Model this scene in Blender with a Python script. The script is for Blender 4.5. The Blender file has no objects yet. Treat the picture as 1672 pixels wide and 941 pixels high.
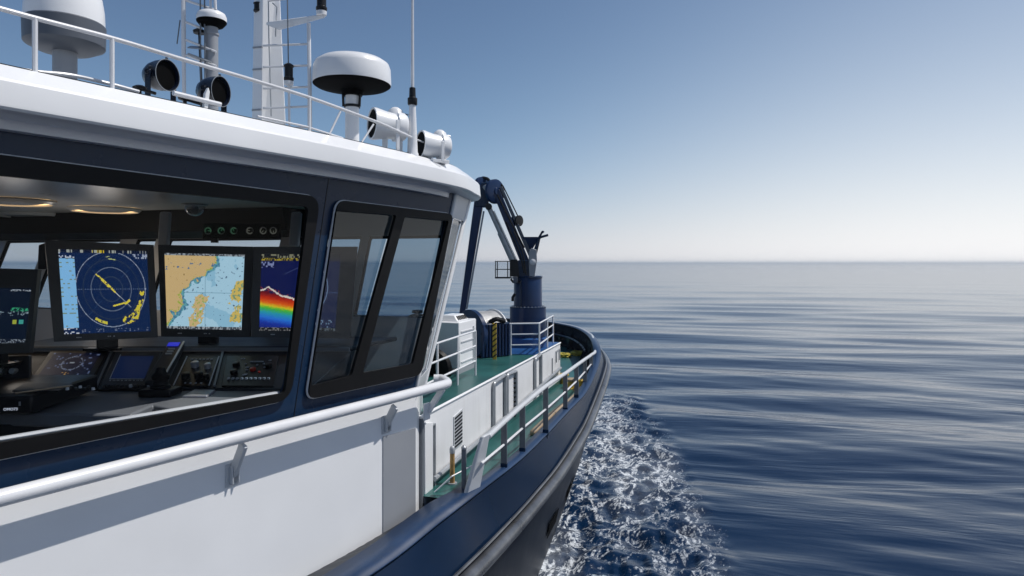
import bpy, bmesh, math, random
import numpy as np
from mathutils import Vector as V, noise as mnoise

random.seed(7)
R = math.radians
scene = bpy.context.scene
C = scene.collection

# ------------------------------------------------------------------ camera
F, CX, HY = 1100.0, 836.0, 430.0
cam_d = bpy.data.cameras.new("camera"); cam = bpy.data.objects.new("camera", cam_d); C.objects.link(cam)
cam.location = (0, 0, 0); cam.rotation_euler = (R(90), 0, 0)
cam_d.sensor_width = 36.0; cam_d.lens = F / 1672 * 36; cam_d.shift_y = -(470.5 - HY) / 1672
cam_d.clip_start = 0.02; cam_d.clip_end = 30000
scene.camera = cam

# ------------------------------------------------------------------ frames of reference
A = V((.2825, .9593, 0)); B = V((.9593, -.2825, 0)); UP = V((0, 0, 1))     # ship: forward, starboard
WN = V((.856, -.517, 0)); WD = V((.517, .856, 0))                        # wheelhouse side wall: outward, along
ZW = -3.2                                                               # sea level
ZD, ZU = -1.66, -1.10                                                   # main deck, upper deck
T0 = -4.4                                                               # centre line
def S(s, t, z): return A * s + B * t + UP * z
def st(p): return p.dot(A), p.dot(B)
def yp(u, v, Y): return V(((u - CX) / F * Y, Y, (HY - v) / F * Y))
def zp(u, v, z): return yp(u, v, z * F / (HY - v))
def wp(u, v, off=0.0):
    return yp(u, v, (3.512 - 1.168 * off) / (.604 - (u - CX) / F))
def W(Y, z, off=0.0): return V((.604 * Y - 3.512, Y, z)) + WN * off
def hp(u, v, t): return yp(u, v, t / (.9593 * (u - CX) / F - .2825))
def fpl(u, v): return yp(u, v, 5.0707 / (.2825 * (u - CX) / F + .9593 - .3986 * (HY - v) / F))
def spl(u, v): return yp(u, v, -2.047 / ((HY - v) / F - .335))           # sloped console face
def mir(p): s, t = st(p); return S(s, 2 * T0 - t, p.z)
def lerp(a, b, k): return a + (b - a) * k

# ------------------------------------------------------------------ materials
def srgb(r, g, b):
    f = lambda c: (c / 255 / 12.92) if c <= 10 else ((c / 255 + .055) / 1.055) ** 2.4
    return (f(r), f(g), f(b), 1)
def newmat(name):
    m = bpy.data.materials.new(name); m.use_nodes = True
    nt = m.node_tree; return m, nt, nt.nodes["Principled BSDF"]
def N(nt, typ, **kw):
    n = nt.nodes.new(typ)
    for k, v in kw.items(): setattr(n, k, v)
    return n
def paint(name, col, rough=.35, var=.12, scale=3.0, bump=.0, bscale=60, coat=0.0, metal=0.0, streak=0.0, dirt=(.12, .09, .06), spec=.5):
    m, nt, p = newmat(name)
    tc = N(nt, 'ShaderNodeTexCoord')
    n1 = N(nt, 'ShaderNodeTexNoise'); n1.inputs['Scale'].default_value = scale; n1.inputs['Detail'].default_value = 6
    nt.links.new(tc.outputs['Object'], n1.inputs['Vector'])
    mr = N(nt, 'ShaderNodeMapRange'); mr.inputs[1].default_value = .3; mr.inputs[2].default_value = .7
    mr.inputs[3].default_value = 1 - var; mr.inputs[4].default_value = 1 + var * .5
    nt.links.new(n1.outputs['Fac'], mr.inputs[0])
    mx = N(nt, 'ShaderNodeMix', data_type='RGBA', blend_type='MULTIPLY'); mx.inputs[0].default_value = 1
    mx.inputs[6].default_value = (*col, 1); nt.links.new(mr.outputs[0], mx.inputs[7])
    out = mx.outputs[2]
    if streak > 0:
        mp = N(nt, 'ShaderNodeMapping'); mp.inputs['Scale'].default_value = (9, 9, .7)
        nt.links.new(tc.outputs['Object'], mp.inputs[0])
        n3 = N(nt, 'ShaderNodeTexNoise'); n3.inputs['Scale'].default_value = 2.2; n3.inputs['Detail'].default_value = 7
        nt.links.new(mp.outputs[0], n3.inputs['Vector'])
        r3 = N(nt, 'ShaderNodeMapRange'); r3.inputs[1].default_value = .52; r3.inputs[2].default_value = .8
        r3.inputs[3].default_value = 0; r3.inputs[4].default_value = streak
        nt.links.new(n3.outputs['Fac'], r3.inputs[0])
        m3 = N(nt, 'ShaderNodeMix', data_type='RGBA'); nt.links.new(r3.outputs[0], m3.inputs[0])
        nt.links.new(out, m3.inputs[6]); m3.inputs[7].default_value = (*dirt, 1); out = m3.outputs[2]
    nt.links.new(out, p.inputs['Base Color'])
    r2 = N(nt, 'ShaderNodeMapRange'); r2.inputs[3].default_value = max(.03, rough - .08); r2.inputs[4].default_value = rough + .08
    nt.links.new(n1.outputs['Fac'], r2.inputs[0]); nt.links.new(r2.outputs[0], p.inputs['Roughness'])
    p.inputs['Metallic'].default_value = metal; p.inputs['Specular IOR Level'].default_value = spec
    if coat: p.inputs['Coat Weight'].default_value = coat; p.inputs['Coat Roughness'].default_value = .12
    if bump:
        n2 = N(nt, 'ShaderNodeTexNoise'); n2.inputs['Scale'].default_value = bscale; n2.inputs['Detail'].default_value = 4
        nt.links.new(tc.outputs['Object'], n2.inputs['Vector'])
        b = N(nt, 'ShaderNodeBump'); b.inputs['Strength'].default_value = bump; b.inputs['Distance'].default_value = .01
        nt.links.new(n2.outputs['Fac'], b.inputs['Height']); nt.links.new(b.outputs[0], p.inputs['Normal'])
    return m
def glow(name, col, strength):
    m, nt, p = newmat(name)
    p.inputs['Base Color'].default_value = (.01, .01, .01, 1)
    p.inputs['Emission Color'].default_value = col; p.inputs['Emission Strength'].default_value = strength
    return m
def glass(name, tint, refl, rough=.02):
    m, nt, p = newmat(name); nt.nodes.remove(p)
    o = nt.nodes["Material Output"]
    t = N(nt, 'ShaderNodeBsdfTransparent'); t.inputs[0].default_value = (*tint, 1)
    g = N(nt, 'ShaderNodeBsdfGlossy'); g.inputs['Roughness'].default_value = rough; g.inputs[0].default_value = (1, 1, 1, 1)
    ge = N(nt, 'ShaderNodeNewGeometry'); dt = N(nt, 'ShaderNodeVectorMath', operation='DOT_PRODUCT')
    nt.links.new(ge.outputs['Normal'], dt.inputs[0]); nt.links.new(ge.outputs['Incoming'], dt.inputs[1])
    def mm(op, a, b=None):
        n = N(nt, 'ShaderNodeMath', operation=op)
        for i, v in enumerate((a, b)):
            if v is None: continue
            if isinstance(v, (int, float)): n.inputs[i].default_value = v
            else: nt.links.new(v, n.inputs[i])
        return n
    q5 = mm('POWER', mm('SUBTRACT', 1.0, mm('ABSOLUTE', dt.outputs['Value']).outputs[0]).outputs[0], 5.0)
    ml = mm('MULTIPLY', mm('ADD', mm('MULTIPLY', q5.outputs[0], .95).outputs[0], .05).outputs[0], refl)
    mx = N(nt, 'ShaderNodeMixShader'); nt.links.new(ml.outputs[0], mx.inputs[0])
    nt.links.new(t.outputs[0], mx.inputs[1]); nt.links.new(g.outputs[0], mx.inputs[2])
    nt.links.new(mx.outputs[0], o.inputs[0])
    return m
def screenmat(name, strength):
    m, nt, p = newmat(name)
    a = N(nt, 'ShaderNodeVertexColor', layer_name='Col')
    p.inputs['Base Color'].default_value = (.004, .004, .005, 1); p.inputs['Roughness'].default_value = .4; p.inputs['Specular IOR Level'].default_value = .15
    nt.links.new(a.outputs[0], p.inputs['Emission Color']); p.inputs['Emission Strength'].default_value = strength
    return m

M = dict(
    white=paint('white_paint', (.78, .79, .80), .32, .05, 2.0, .03, 25, .3),
    whitedeck=paint('white_weathered_paint', (.76, .77, .78), .4, .08, 2.5, .05, 30, 0, 0, .16, (.36, .33, .30)),
    grey=paint('grey_paint', (.27, .285, .31), .4, .06, 3),
    lgrey=paint('light_grey_paint', (.52, .54, .56), .38, .07, 4),
    navy=paint('navy_paint', (.0055, .0215, .056), .28, .15, 3, .02, 20, 0, spec=.24),
    hull=paint('hull_navy_paint', (.0035, .0125, .034), .22, .25, 2, .05, 8, 0, 0, .3, (.010, .018, .033), spec=.12),
    lowhull=paint('lower_hull_paint', (.007, .0105, .018), .36, .3, 2.5, .08, 8, 0, 0, .7, (.024, .031, .043), spec=.12),
    cap=paint('cap_blue_paint', (.012, .034, .085), .36, .2, 4, .03, 30, 0, 0, .25, (.05, .06, .08), spec=.35),
    darkcap=paint('dark_grey_deck_paint', (.026, .030, .037), .5, .2, 5, spec=.3),
    blue=paint('crane_blue_paint', (.0045, .023, .078), .32, .2, 4, .02, 30, 0, 0, .25, (.008, .018, .045), spec=.3),
    bluedeck=paint('blue_deck_paint', (.012, .07, .22), .38, .25, 5, .04, 40),
    green=paint('green_deck_paint', (.020, .098, .092), .36, .35, 2.4, .06, 40, .1, 0, .4, (.035, .06, .06), spec=.4),
    rub=paint('rubbed_steel_fender', (.17, .175, .185), .3, .35, 5, .05, 30, 0, .65, .3, (.05, .052, .056)),
    steel=paint('steel', (.5, .5, .5), .28, .15, 6, 0, 30, 0, .9),
    tube=paint('white_tube_paint', (.66, .67, .69), .3, .06, 6, .02, 40, .3),
    gtube=paint('grey_galvanised_tube', (.33, .35, .37), .4, .2, 8, 0, 30, 0, .3),
    post=paint('dark_grey_post_paint', (.13, .145, .165), .4, .2, 8),
    black=paint('black_plastic', (.006, .006, .007), .38, .15, 8, spec=.3),
    rubber=paint('black_rubber', (.0045, .0045, .005), .5, .2, 8, spec=.16),
    matte=paint('matte_black', (.002, .002, .0022), .7, .1, 8, spec=.05),
    sgrey=paint('slate_grey_paint', (.09, .103, .125), .45, .06, 4, spec=.35),
    dnavy=paint('dark_navy_enamel', (.005, .009, .021), .22, .15, 5, 0, 20, .15, spec=.4),
    console=paint('console_grey', (.17, .18, .195), .42, .1, 6, .05, 300),
    cdark=paint('console_dark', (.018, .02, .024), .45, .12, 6, .05, 300, spec=.25),
    bezel=paint('bezel_grey', (.035, .036, .038), .42, .1, 8),
    ceil=paint('ceiling_panel', (.64, .63, .615), .3, .08, 1.2),
    cream=paint('cream_panel', (.50, .50, .50), .4, .06, 3),
    header=paint('black_headliner', (.004, .004, .004), .6, .1, 6, spec=.1),
    chrome=paint('bright_trim', (.62, .63, .65), .18, .05, 5, 0, 20, 0, .9),
    yellow=paint('yellow_paint', (.55, .36, .03), .5, .3, 9, .05, 60, 0, 0, .5, (.12, .07, .03)),
    rope=paint('silver_rope', (.55, .55, .54), .45, .25, 14, .3, 90, 0, .35),
    yrope=paint('yellow_rope', (.45, .38, .05), .7, .3, 12),
    tan=paint('tan_timber', (.36, .28, .19), .6, .25, 8),
    rust=paint('rusty_yellow_paint', (.42, .25, .08), .6, .5, 30, .1, 60, 0, 0, .9, (.10, .06, .035)),
    red=paint('red_button', (.5, .03, .015), .35, .05),
    silver=paint('silver_plate', (.55, .56, .6), .3, .06, 6, 0, 20, 0, .6),
    glass1=glass('clear_window_glass', (.86, .87, .88), .08),
    glass2=glass('tinted_window_glass', (.34, .45, .54), .8),
    glass3=glass('corner_window_glass', (.72, .79, .83), 1.0),
    dome=glass('camera_bubble', (.72, .72, .72), 2.0),
    screen=screenmat('screen_image', .85),
    dimscreen=screenmat('dim_screen_image', .55),
    lampw=glow('warm_lamp', (1, .62, .26, 1), 2.4),
    text=glow('lit_digits', (.75, .83, 1, 1), .8),
    lcd=glow('blue_lcd', (.02, .03, .55, 1), .8),
)

# ------------------------------------------------------------------ mesh builder
class MB:
    def __init__(s): s.v = []; s.f = []; s.m = []; s.cur = 0; s.col = None
    def add(s, vs, fs):
        o = len(s.v); s.v += [V(p) for p in vs]
        for f in fs: s.f.append([o + i for i in f]); s.m.append(s.cur)
        return s
    def quad(s, *p): return s.add(p, [list(range(len(p)))])
    def hexa(s, b, t):
        n = len(b)
        fs = [list(range(n))[::-1], list(range(n, 2 * n))] + [[i, (i + 1) % n, n + (i + 1) % n, n + i] for i in range(n)]
        return s.add(list(b) + list(t), fs)
    def prism(s, poly, vec): vec = V(vec); return s.hexa([V(p) for p in poly], [V(p) + vec for p in poly])
    def box(s, c, x, y, z):
        c, x, y, z = V(c), V(x), V(y), V(z)
        b = [c - x - y - z, c + x - y - z, c + x + y - z, c - x + y - z]
        return s.hexa(b, [p + z * 2 for p in b])
    def sbox(s, s0, s1, t0, t1, z0, z1):                    # box in ship axes
        b = [S(s0, t0, z0), S(s1, t0, z0), S(s1, t1, z0), S(s0, t1, z0)]
        return s.hexa(b, [p + UP * (z1 - z0) for p in b])
    def bar(s, a, b, w, h, up=UP):
        a, b = V(a), V(b); d = (b - a).normalized(); x = d.cross(V(up))
        if x.length < 1e-4: x = d.cross(V((0, 1, 0)))
        x.normalize(); y = x.cross(d)
        x *= w / 2; y *= h / 2
        return s.hexa([a - x - y, a + x - y, a + x + y, a - x + y], [b - x - y, b + x - y, b + x + y, b - x + y])
    def tube(s, pts, r, n=10, caps=True, closed=False):
        pts = [V(p) for p in pts]; k = len(pts)
        rs = r if isinstance(r, (list, tuple)) else [r] * k
        T = []
        for i in range(k):
            a = pts[i - 1] if (i > 0 or closed) else pts[i]; b = pts[(i + 1) % k] if (i < k - 1 or closed) else pts[i]
            T.append((b - a).normalized())
        x = T[0].cross(UP)
        if x.length < 1e-3: x = T[0].cross(V((0, 1, 0)))
        x.normalize(); vs = []
        for i in range(k):
            x = (x - T[i] * x.dot(T[i])).normalized(); y = T[i].cross(x)
            for j in range(n):
                a = 2 * math.pi * j / n; vs.append(pts[i] + (x * math.cos(a) + y * math.sin(a)) * rs[i])
        fs = []
        for i in range(k if closed else k - 1):
            i2 = (i + 1) % k
            for j in range(n): fs.append([i * n + j, i * n + (j + 1) % n, i2 * n + (j + 1) % n, i2 * n + j])
        if caps and not closed: fs += [list(range(n))[::-1], [(k - 1) * n + j for j in range(n)]]
        return s.add(vs, fs)
    def lathe(s, c, axis, prof, n=40, capa=True, capb=True):
        c = V(c); ax = V(axis).normalized(); x = ax.cross(UP)
        if x.length < 1e-3: x = V((1, 0, 0))
        x.normalize(); y = ax.cross(x); vs = []
        for r, h in prof:
            for j in range(n):
                a = 2 * math.pi * j / n; vs.append(c + ax * h + (x * math.cos(a) + y * math.sin(a)) * r)
        fs = []; k = len(prof)
        for i in range(k - 1):
            for j in range(n): fs.append([i * n + j, i * n + (j + 1) % n, (i + 1) * n + (j + 1) % n, (i + 1) * n + j])
        if capa: fs.append(list(range(n))[::-1])
        if capb: fs.append([(k - 1) * n + j for j in range(n)])
        return s.add(vs, fs)
    def grid(s, rows, closed=False):
        n = len(rows[0]); vs = [p for r in rows for p in r]; fs = []
        for i in range(len(rows) - 1):
            for j in range(n if closed else n - 1):
                j2 = (j + 1) % n; fs.append([i * n + j, i * n + j2, (i + 1) * n + j2, (i + 1) * n + j])
        return s.add(vs, fs)
    def holes(s, outer, holes):
        bm = bmesh.new()
        for loop in [outer] + holes:
            vv = [bm.verts.new(p) for p in loop]
            for i in range(len(vv)): bm.edges.new((vv[i], vv[(i + 1) % len(vv)]))
        nrm = (V(outer[1]) - V(outer[0])).cross(V(outer[2]) - V(outer[1])).normalized()
        bmesh.ops.triangle_fill(bm, use_beauty=True, use_dissolve=False, edges=bm.edges[:], normal=nrm)
        bm.verts.index_update()
        s.add([v.co.copy() for v in bm.verts], [[v.index for v in f.verts] for f in bm.faces]); bm.free()
        return s
    def build(s, name, mats, parent=None, smooth=35, bevel=0, solid=None, loc=None, fix=True, seg=2):
        me = bpy.data.meshes.new(name); o = bpy.data.objects.new(name, me); C.objects.link(o)
        org = V((0, 0, 0))
        if parent is not None:
            o.parent = parent; q = parent
            while q: org += q.location; q = q.parent
        elif loc is not None: o.location = loc; org = V(loc)
        me.from_pydata([tuple(p - org) for p in s.v], [], s.f)
        if not isinstance(mats, (list, tuple)): mats = [mats]
        for m in mats: me.materials.append(m)
        if len(mats) > 1: me.polygons.foreach_set('material_index', s.m)
        if s.col is not None:
            ca = me.color_attributes.new('Col', 'FLOAT_COLOR', 'CORNER')
            data = []
            for f, c in zip(s.f, s.col): data += list(c) * len(f)
            ca.data.foreach_set('color', data)
        if fix:
            bm = bmesh.new(); bm.from_mesh(me); bmesh.ops.recalc_face_normals(bm, faces=bm.faces[:]); bm.to_mesh(me); bm.free()
        me.update()
        if solid is not None:
            md = o.modifiers.new('thickness', 'SOLIDIFY'); md.thickness = solid[0]; md.offset = solid[1]
        if bevel:
            md = o.modifiers.new('bevel', 'BEVEL'); md.width = bevel; md.segments = seg; md.limit_method = 'ANGLE'; md.angle_limit = R(40)
        if smooth:
            me.shade_smooth(); me.set_sharp_from_angle(angle=R(smooth))
        return o

def tag(o, label, cat, group=None, kind=None):
    if label: o['label'] = label
    if cat: o['category'] = cat
    if group: o['group'] = group
    if kind: o['kind'] = kind
    return o
def thing(name, loc, label, cat, group=None):
    o = bpy.data.objects.new(name, None); C.objects.link(o); o.location = loc; o.empty_display_size = .05
    return tag(o, label, cat, group)
def rpath(pts, r, n=5):
    pts = [V(p) for p in pts]; out = [pts[0]]
    for i in range(1, len(pts) - 1):
        a, b, c = pts[i - 1], pts[i], pts[i + 1]
        d1 = (a - b); d2 = (c - b); k = min(r, d1.length * .45, d2.length * .45)
        p, q = b + d1.normalized() * k, b + d2.normalized() * k
        for j in range(n + 1):
            t = j / n; out.append(p * (1 - t) ** 2 + b * 2 * t * (1 - t) + q * t * t)
    out.append(pts[-1]); return out
def rpoly(pts, r, n=6):
    pts = [V(p) for p in pts]; out = []
    for i in range(len(pts)):
        a, b, c = pts[i - 1], pts[i], pts[(i + 1) % len(pts)]
        d1, d2 = a - b, c - b; k = min(r, d1.length * .45, d2.length * .45)
        p, q = b + d1.normalized() * k, b + d2.normalized() * k
        for j in range(n + 1):
            t = j / n; out.append(p * (1 - t) ** 2 + b * 2 * t * (1 - t) + q * t * t)
    return out
def catmull(rows, sub):
    out = []; k = len(rows)
    for i in range(k - 1):
        p0, p1, p2, p3 = rows[max(i - 1, 0)], rows[i], rows[i + 1], rows[min(i + 2, k - 1)]
        for j in range(sub):
            t = j / sub
            out.append([.5 * ((2 * b) + (-a + c) * t + (2 * a - 5 * b + 4 * c - d) * t * t + (-a + 3 * b - 3 * c + d) * t ** 3)
                        for a, b, c, d in zip(p0, p1, p2, p3)])
    out.append(list(rows[-1])); return out
def ring_strip(mb, outer, inner):
    n = len(outer); mb.add(list(outer) + list(inner), [[i, (i + 1) % n, n + (i + 1) % n, n + i] for i in range(n)])
def text_mesh(body, size, origin, xdir, ydir, mat, name, parent):
    cu = bpy.data.curves.new('t', 'FONT'); cu.body = body; cu.size = size; cu.resolution_u = 2
    o = bpy.data.objects.new('t', cu); C.objects.link(o)
    me = bpy.data.meshes.new_from_object(o); C.objects.unlink(o); bpy.data.objects.remove(o)
    mb = MB(); x, y = V(xdir).normalized(), V(ydir).normalized()
    mb.add([V(origin) + x * v.co.x + y * v.co.y for v in me.vertices], [list(p.vertices) for p in me.polygons])
    return mb.build(name, mat, parent, smooth=0, fix=False)

# ================================================================== THE SHIP
ship = thing('research_vessel', S(4.0, T0, ZD), 'navy hulled research vessel with white wheelhouse and green decks', 'ship')

rows = [  # gunwale s,t,z   rub rail s,t,z   waterline s,t
    (-4, -3.75, -1.82, -4, -3.4, -2.08, -4, -3.3),
    (2, -2.2, -1.80, 2, -1.95, -2.05, 2, -1.95),
    (3.4, -1.846, -1.775, 3.2, -1.62, -2.02, 3.3, -1.66),
    (4.09, -1.688, -1.70, 4.04, -1.5, -2.01, 4.2, -1.6),
    (4.6, -1.56, -1.63, 4.99, -1.45, -2.03, 5.3, -1.62),
    (5.31, -1.49, -1.62, 5.6, -1.41, -2.01, 6.1, -1.65),
    (6.15, -1.475, -1.62, 6.19, -1.38, -1.985, 6.7, -1.68),
    (7.1, -1.47, -1.61, 7.0, -1.36, -1.92, 7.6, -1.75),
    (8.09, -1.43, -1.55, 7.73, -1.36, -1.84, 8.6, -1.83),
    (9.4, -1.49, -1.38, 9.29, -1.41, -1.6, 9.8, -1.93),
    (10.2, -1.63, -1.25, 10.2, -1.53, -1.5, 10.6, -2.0),
    (11.66, -2.0, -1.25, 11.7, -1.93, -1.48, 11.7, -2.15),
    (12.7, -2.41, -1.25, 12.78, -2.35, -1.48, 12.7, -2.6),
    (13.35, -2.85, -1.25, 13.45, -2.8, -1.48, 13.3, -3.0),
    (13.75, -3.2, -1.25, 13.85, -3.17, -1.48, 13.6, -3.35),
    (14.2, -3.8, -1.25, 14.3, -3.78, -1.48, 14.0, -3.9),
    (14.35, -4.4, -1.25, 14.45, -4.4, -1.48, 14.15, -4.4)]
rs = catmull(rows, 8)
def both(seq): return seq + [mir(p) for p in seq[-2::-1]]
gun = both([S(r[0], r[1], r[2]) for r in rs])
rub = both([S(r[3], r[4], r[5]) for r in rs])
wl = both([S(r[6], r[7], ZW) for r in rs])
keel = both([S(lerp(r[6], 4, .05), lerp(r[7], T0, .12), ZW - .8) for r in rs])
def inset(seq, d, dz=0):
    out = []
    for i, p in enumerate(seq):
        a, b = seq[max(i - 1, 0)], seq[min(i + 1, len(seq) - 1)]
        t = (b - a); t.z = 0; t.normalize(); n = V((-t.y, t.x, 0))
        out.append(p + n * d + UP * dz)
    return out
mb = MB(); mid = [lerp(a, b, .5) + (a - b).cross(UP) * 0 for a, b in zip(gun, rub)]
mb.grid([gun, mid, rub]); hull = mb.build('hull', M['hull'], ship, smooth=60)
mb = MB(); rub2 = [p - UP * .02 for p in rub]
lowrows = [rub2]
for k in (.2, .4, .6, .8): lowrows.append([lerp(a, b, k) + UP * (0) for a, b in zip(rub2, wl)])
lowrows += [wl, keel]; mb.grid(lowrows); lowhull = mb.build('lower_hull', M['lowhull'], ship, smooth=60)
# freeing ports: dark recesses along the lower hull
i0 = 0
def hullpt(s, k):
    best = min(range(len(rs) - 1), key=lambda i: abs(rs[i][3] - s)); a, b = rub2[best], wl[best]
    best2 = best + 1; q = (s - rs[best][3]) / max(1e-6, rs[best2][3] - rs[best][3])
    return lerp(lerp(a, b, k), lerp(rub2[best2], wl[best2], k), q)
def hullfind(u, v):
    best = None
    for i in range(110):
        for j in range(30):
            q = hullpt(3.2 + i * .08, j / 29); e = (q.x / q.y * F + CX - u) ** 2 + (HY - q.z / q.y * F - v) ** 2
            if best is None or e < best[0]: best = (e, 3.2 + i * .08, j / 29)
    return best[1], best[2]
for (u0, v0), (u1, v1) in (((893, 868), (908, 838)), ((922, 812), (934, 786))):
    s0, k0 = hullfind(u0, v0); s1, k1 = hullfind(u1, v1); dk_ = .075
    q = [hullpt(s0, min(1, k0 + dk_)), hullpt(s0, k0 - dk_), hullpt(s1, k1 - dk_), hullpt(s1, min(1, k1 + dk_))]
    mb = MB(); mb.prism([p + B * .012 for p in q], B * .004); mb.build('freeing_port', M['matte'], lowhull, smooth=0)
mb = MB(); mb.tube(inset(rub, -.02), .052, 14); rr = mb.build('rub_rail', M['rub'], ship)
mb = MB(); mb.tube(inset(rub, .0, .075), .012, 6); mb.build('upper_bead', M['rub'], rr)
# bulwark cap and inner face
def capw(p): s_ = st(p)[0]; return .095 + .125 * max(0, min(1, (4.75 - s_) / .5))
_n = inset(gun, 1.0)
gi = [p + (q - p) * capw(p) for p, q in zip(gun, _n)]
mb = MB(); mb.grid([[p + UP * .024 for p in inset(gun, -.008)], [p + UP * .028 for p in gi]])
mb.build('bulwark_cap', M['cap'], ship, solid=(.014, -1))
mb = MB(); mb.grid([[p - UP * .002 for p in gi], [V((p.x, p.y, ZD - .2)) for p in gi]])
mb.build('bulwark', M['dnavy'], ship, smooth=60)
# bulwark stiffeners at the bow
for i in range(72, len(gi) - 72, 5):
    p = gi[i]; q = inset(gi, .12)[i]; mb = MB()
    mb.prism([V((p.x, p.y, ZD)), V((q.x, q.y, ZD)), V((p.x, p.y, p.z - .06))], A * .015)
    mb.build('bulwark_stiffener', M['dnavy'], ship, smooth=0)
mb = MB(); mb.tube([V((p.x, p.y, ZD + .23)) for p in inset(gun, .17)][84:-84], .016, 6); mb.build('bulwark_pipe', M['navy'], ship)
# decks
dk = [p for p in inset(gun, .095) if st(p)[0] > 4.40]
mb = MB(); h = len(dk) // 2
for i in range(h):
    j = len(dk) - 1 - i; a, b, c, d = dk[i], dk[i + 1], dk[j - 1], dk[j]
    mb.quad(*[V((p.x, p.y, ZD)) for p in ((a, b, c, d) if i + 1 != j - 1 else (a, b, d))])
mb.build('main_deck', M['green'], ship, smooth=0)
aft = [p for p in gun if st(p)[0] < 4.43 and st(p)[1] > T0]
ya, yb = aft[0].y, aft[-1].y
iny = lambda p: lerp(ya + .4, 4.69, (p.y - ya) / (yb - ya))
mb = MB(); mb.grid([[p + (q - p) * (capw(p) - .004) + UP * .022 for p, q in zip(aft, inset(aft, 1.0))], [V((W(iny(p), 0, -.06).x, iny(p), -1.80)) for p in aft]])
mb.build('side_deck', M['darkcap'], ship, smooth=0)

# deckhouse forward of the wheelhouse
TD = -1.989; S0, S1 = 4.42, 9.115
dh = MB(); dh.sbox(S0, S1, 2 * T0 - TD, TD, ZD - .3, ZU); dh = dh.build('deckhouse', M['whitedeck'], ship, bevel=.008)
mb = MB(); mb.sbox(S0, S1 - .012, 2 * T0 - TD + .012, TD - .012, ZU + .002, ZU + .006); mb.build('upper_deck', M['green'], ship, smooth=0)
mb = MB(); mb.sbox(7.75, S1 - .016, T0 - 1.5, TD - .016, ZU + .008, ZU + .011); mb.build('blue_deck_patch', M['bluedeck'], ship, smooth=0)
mb = MB(); mb.tube([S(S0, TD + .0, ZU + .0), S(S1, TD, ZU)], .012, 8); mb.build('deck_edge_bead', M['white'], dh)
def onwall(u, v, o=0.0): return hp(u, v, TD + o)
def wallbar(mbb, a, b, w, d=.03, o=.0):
    pa, pb = onwall(*a), onwall(*b); mbb.bar(pa + B * (d / 2 + o), pb + B * (d / 2 + o), w, d, B)
for (x0, yt0, yb0, x1, yt1, yb1) in ((803, 626, 699, 822, 612, 688), (825, 612, 688, 840, 606, 676), (871, 586, 652, 881, 578, 645)):
    mb = MB(); path = [onwall(x0, yb0), onwall(x0, yt0), onwall(x1, yt1), onwall(x1, yb1)]
    mb.tube(rpath([p + B * .02 for p in path], .03), .018, 8)
    mb.build('hatch_frame', M['gtube'], dh)
for k in range(9):
    p = onwall(839, 618 + k * 7.6); mb = MB(); mb.box(p + B * .01, A * .012, B * .012, UP * .008); mb.build('hinge', M['black'], dh)
# louvre
mb = MB(); q = [onwall(740, 681), onwall(754, 668), onwall(754, 723), onwall(740, 735)]
mb.prism(q, B * .008); lv = mb.build('louvre_vent', M['lgrey'], dh)
mb = MB()
for k in range(9):
    a, b = lerp(q[0], q[3], (k + .7) / 9.4), lerp(q[1], q[2], (k + .7) / 9.4)
    mb.bar(lerp(a, b, .08) + B * .009, lerp(a, b, .92) + B * .009, .0145, .006, B)
mb.build('slats', M['black'], lv, smooth=0)
# drilled strip near the aft end
mb = MB(); mb.bar(onwall(707, 692) + B * .012, onwall(707, 800) + B * .012, .012, .02, B); mb.bar(onwall(695, 700) + B * .012, onwall(707, 692) + B * .012, .012, .02, B)
sp_ = mb.build('drilled_strip', M['gtube'], dh)
mb = MB()
for k in range(18): mb.box(onwall(703, 704 + k * 5.2) + B * .003, A * .006, B * .003, UP * .0055)
mb.build('holes', M['post'], sp_, smooth=0)
mb = MB(); mb.tube([onwall(703, 782) + B * .03, onwall(800, 700) + B * .03, onwall(912, 601) + B * .03], .02, 8); mb.build('wall_pipe', M['gtube'], dh)
mb = MB(); mb.sbox(S0 + .1, S1, TD + .001, TD + .006, ZD, ZD + .055); mb.build('toe_strip', M['green'], dh, smooth=0)
mb = MB(); mb.bar(onwall(685.5, 684) + B * .012, onwall(685.5, 848) + B * .012, .03, .03, B); mb.build('corner_post', M['post'], dh)
mb = MB(); mb.prism([onwall(689, 690) + B * .006, onwall(702, 690) + B * .006, onwall(702, 838) + B * .006, onwall(689, 846) + B * .006], B * .02); mb.build('end_flange', M['white'], dh, bevel=.004)
mb = MB(); mb.tube(rpath([p + B * .012 for p in (onwall(907, 592), onwall(907, 574), onwall(912, 570), onwall(912, 588))] , .01) , .008, 6); mb.build('wall_hatch', M['gtube'], dh)
mb = MB(); mb.bar(onwall(901, 585) + B * .008, onwall(901, 612) + B * .008, .012, .012, B); mb.build('wall_bracket', M['gtube'], dh)

# ---------------------------------------------------------------- wheelhouse
def Aedge(z): return W(lerp(4.706, 5.094, (z + .87) / 1.37), z)
def Bedge(z): k = (z + .93) / 1.43; return V((lerp(-.677, -.372, k), lerp(5.1, 5.6, k), z))
ZT = .50
# window outlines on the side wall
w1o = rpoly([W(1.86, .52 - .105), wp(517, 322), wp(468, 652), W(1.86, -.72)], .09, 8)
w1i = rpoly([wp(-420, 259), wp(497, 338), wp(458, 640), wp(-420, 782)], .03, 5)
w2o = rpoly([wp(546, 327), wp(735, 350), wp(682, 612), wp(496, 652)], .07, 8)
w2a = rpoly([wp(543, 344), wp(641, 352), wp(568, 613), wp(501, 630)], .02, 4)
w2b = rpoly([wp(655, 354), wp(727, 361), wp(668, 594), wp(586, 609)], .02, 4)
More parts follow.
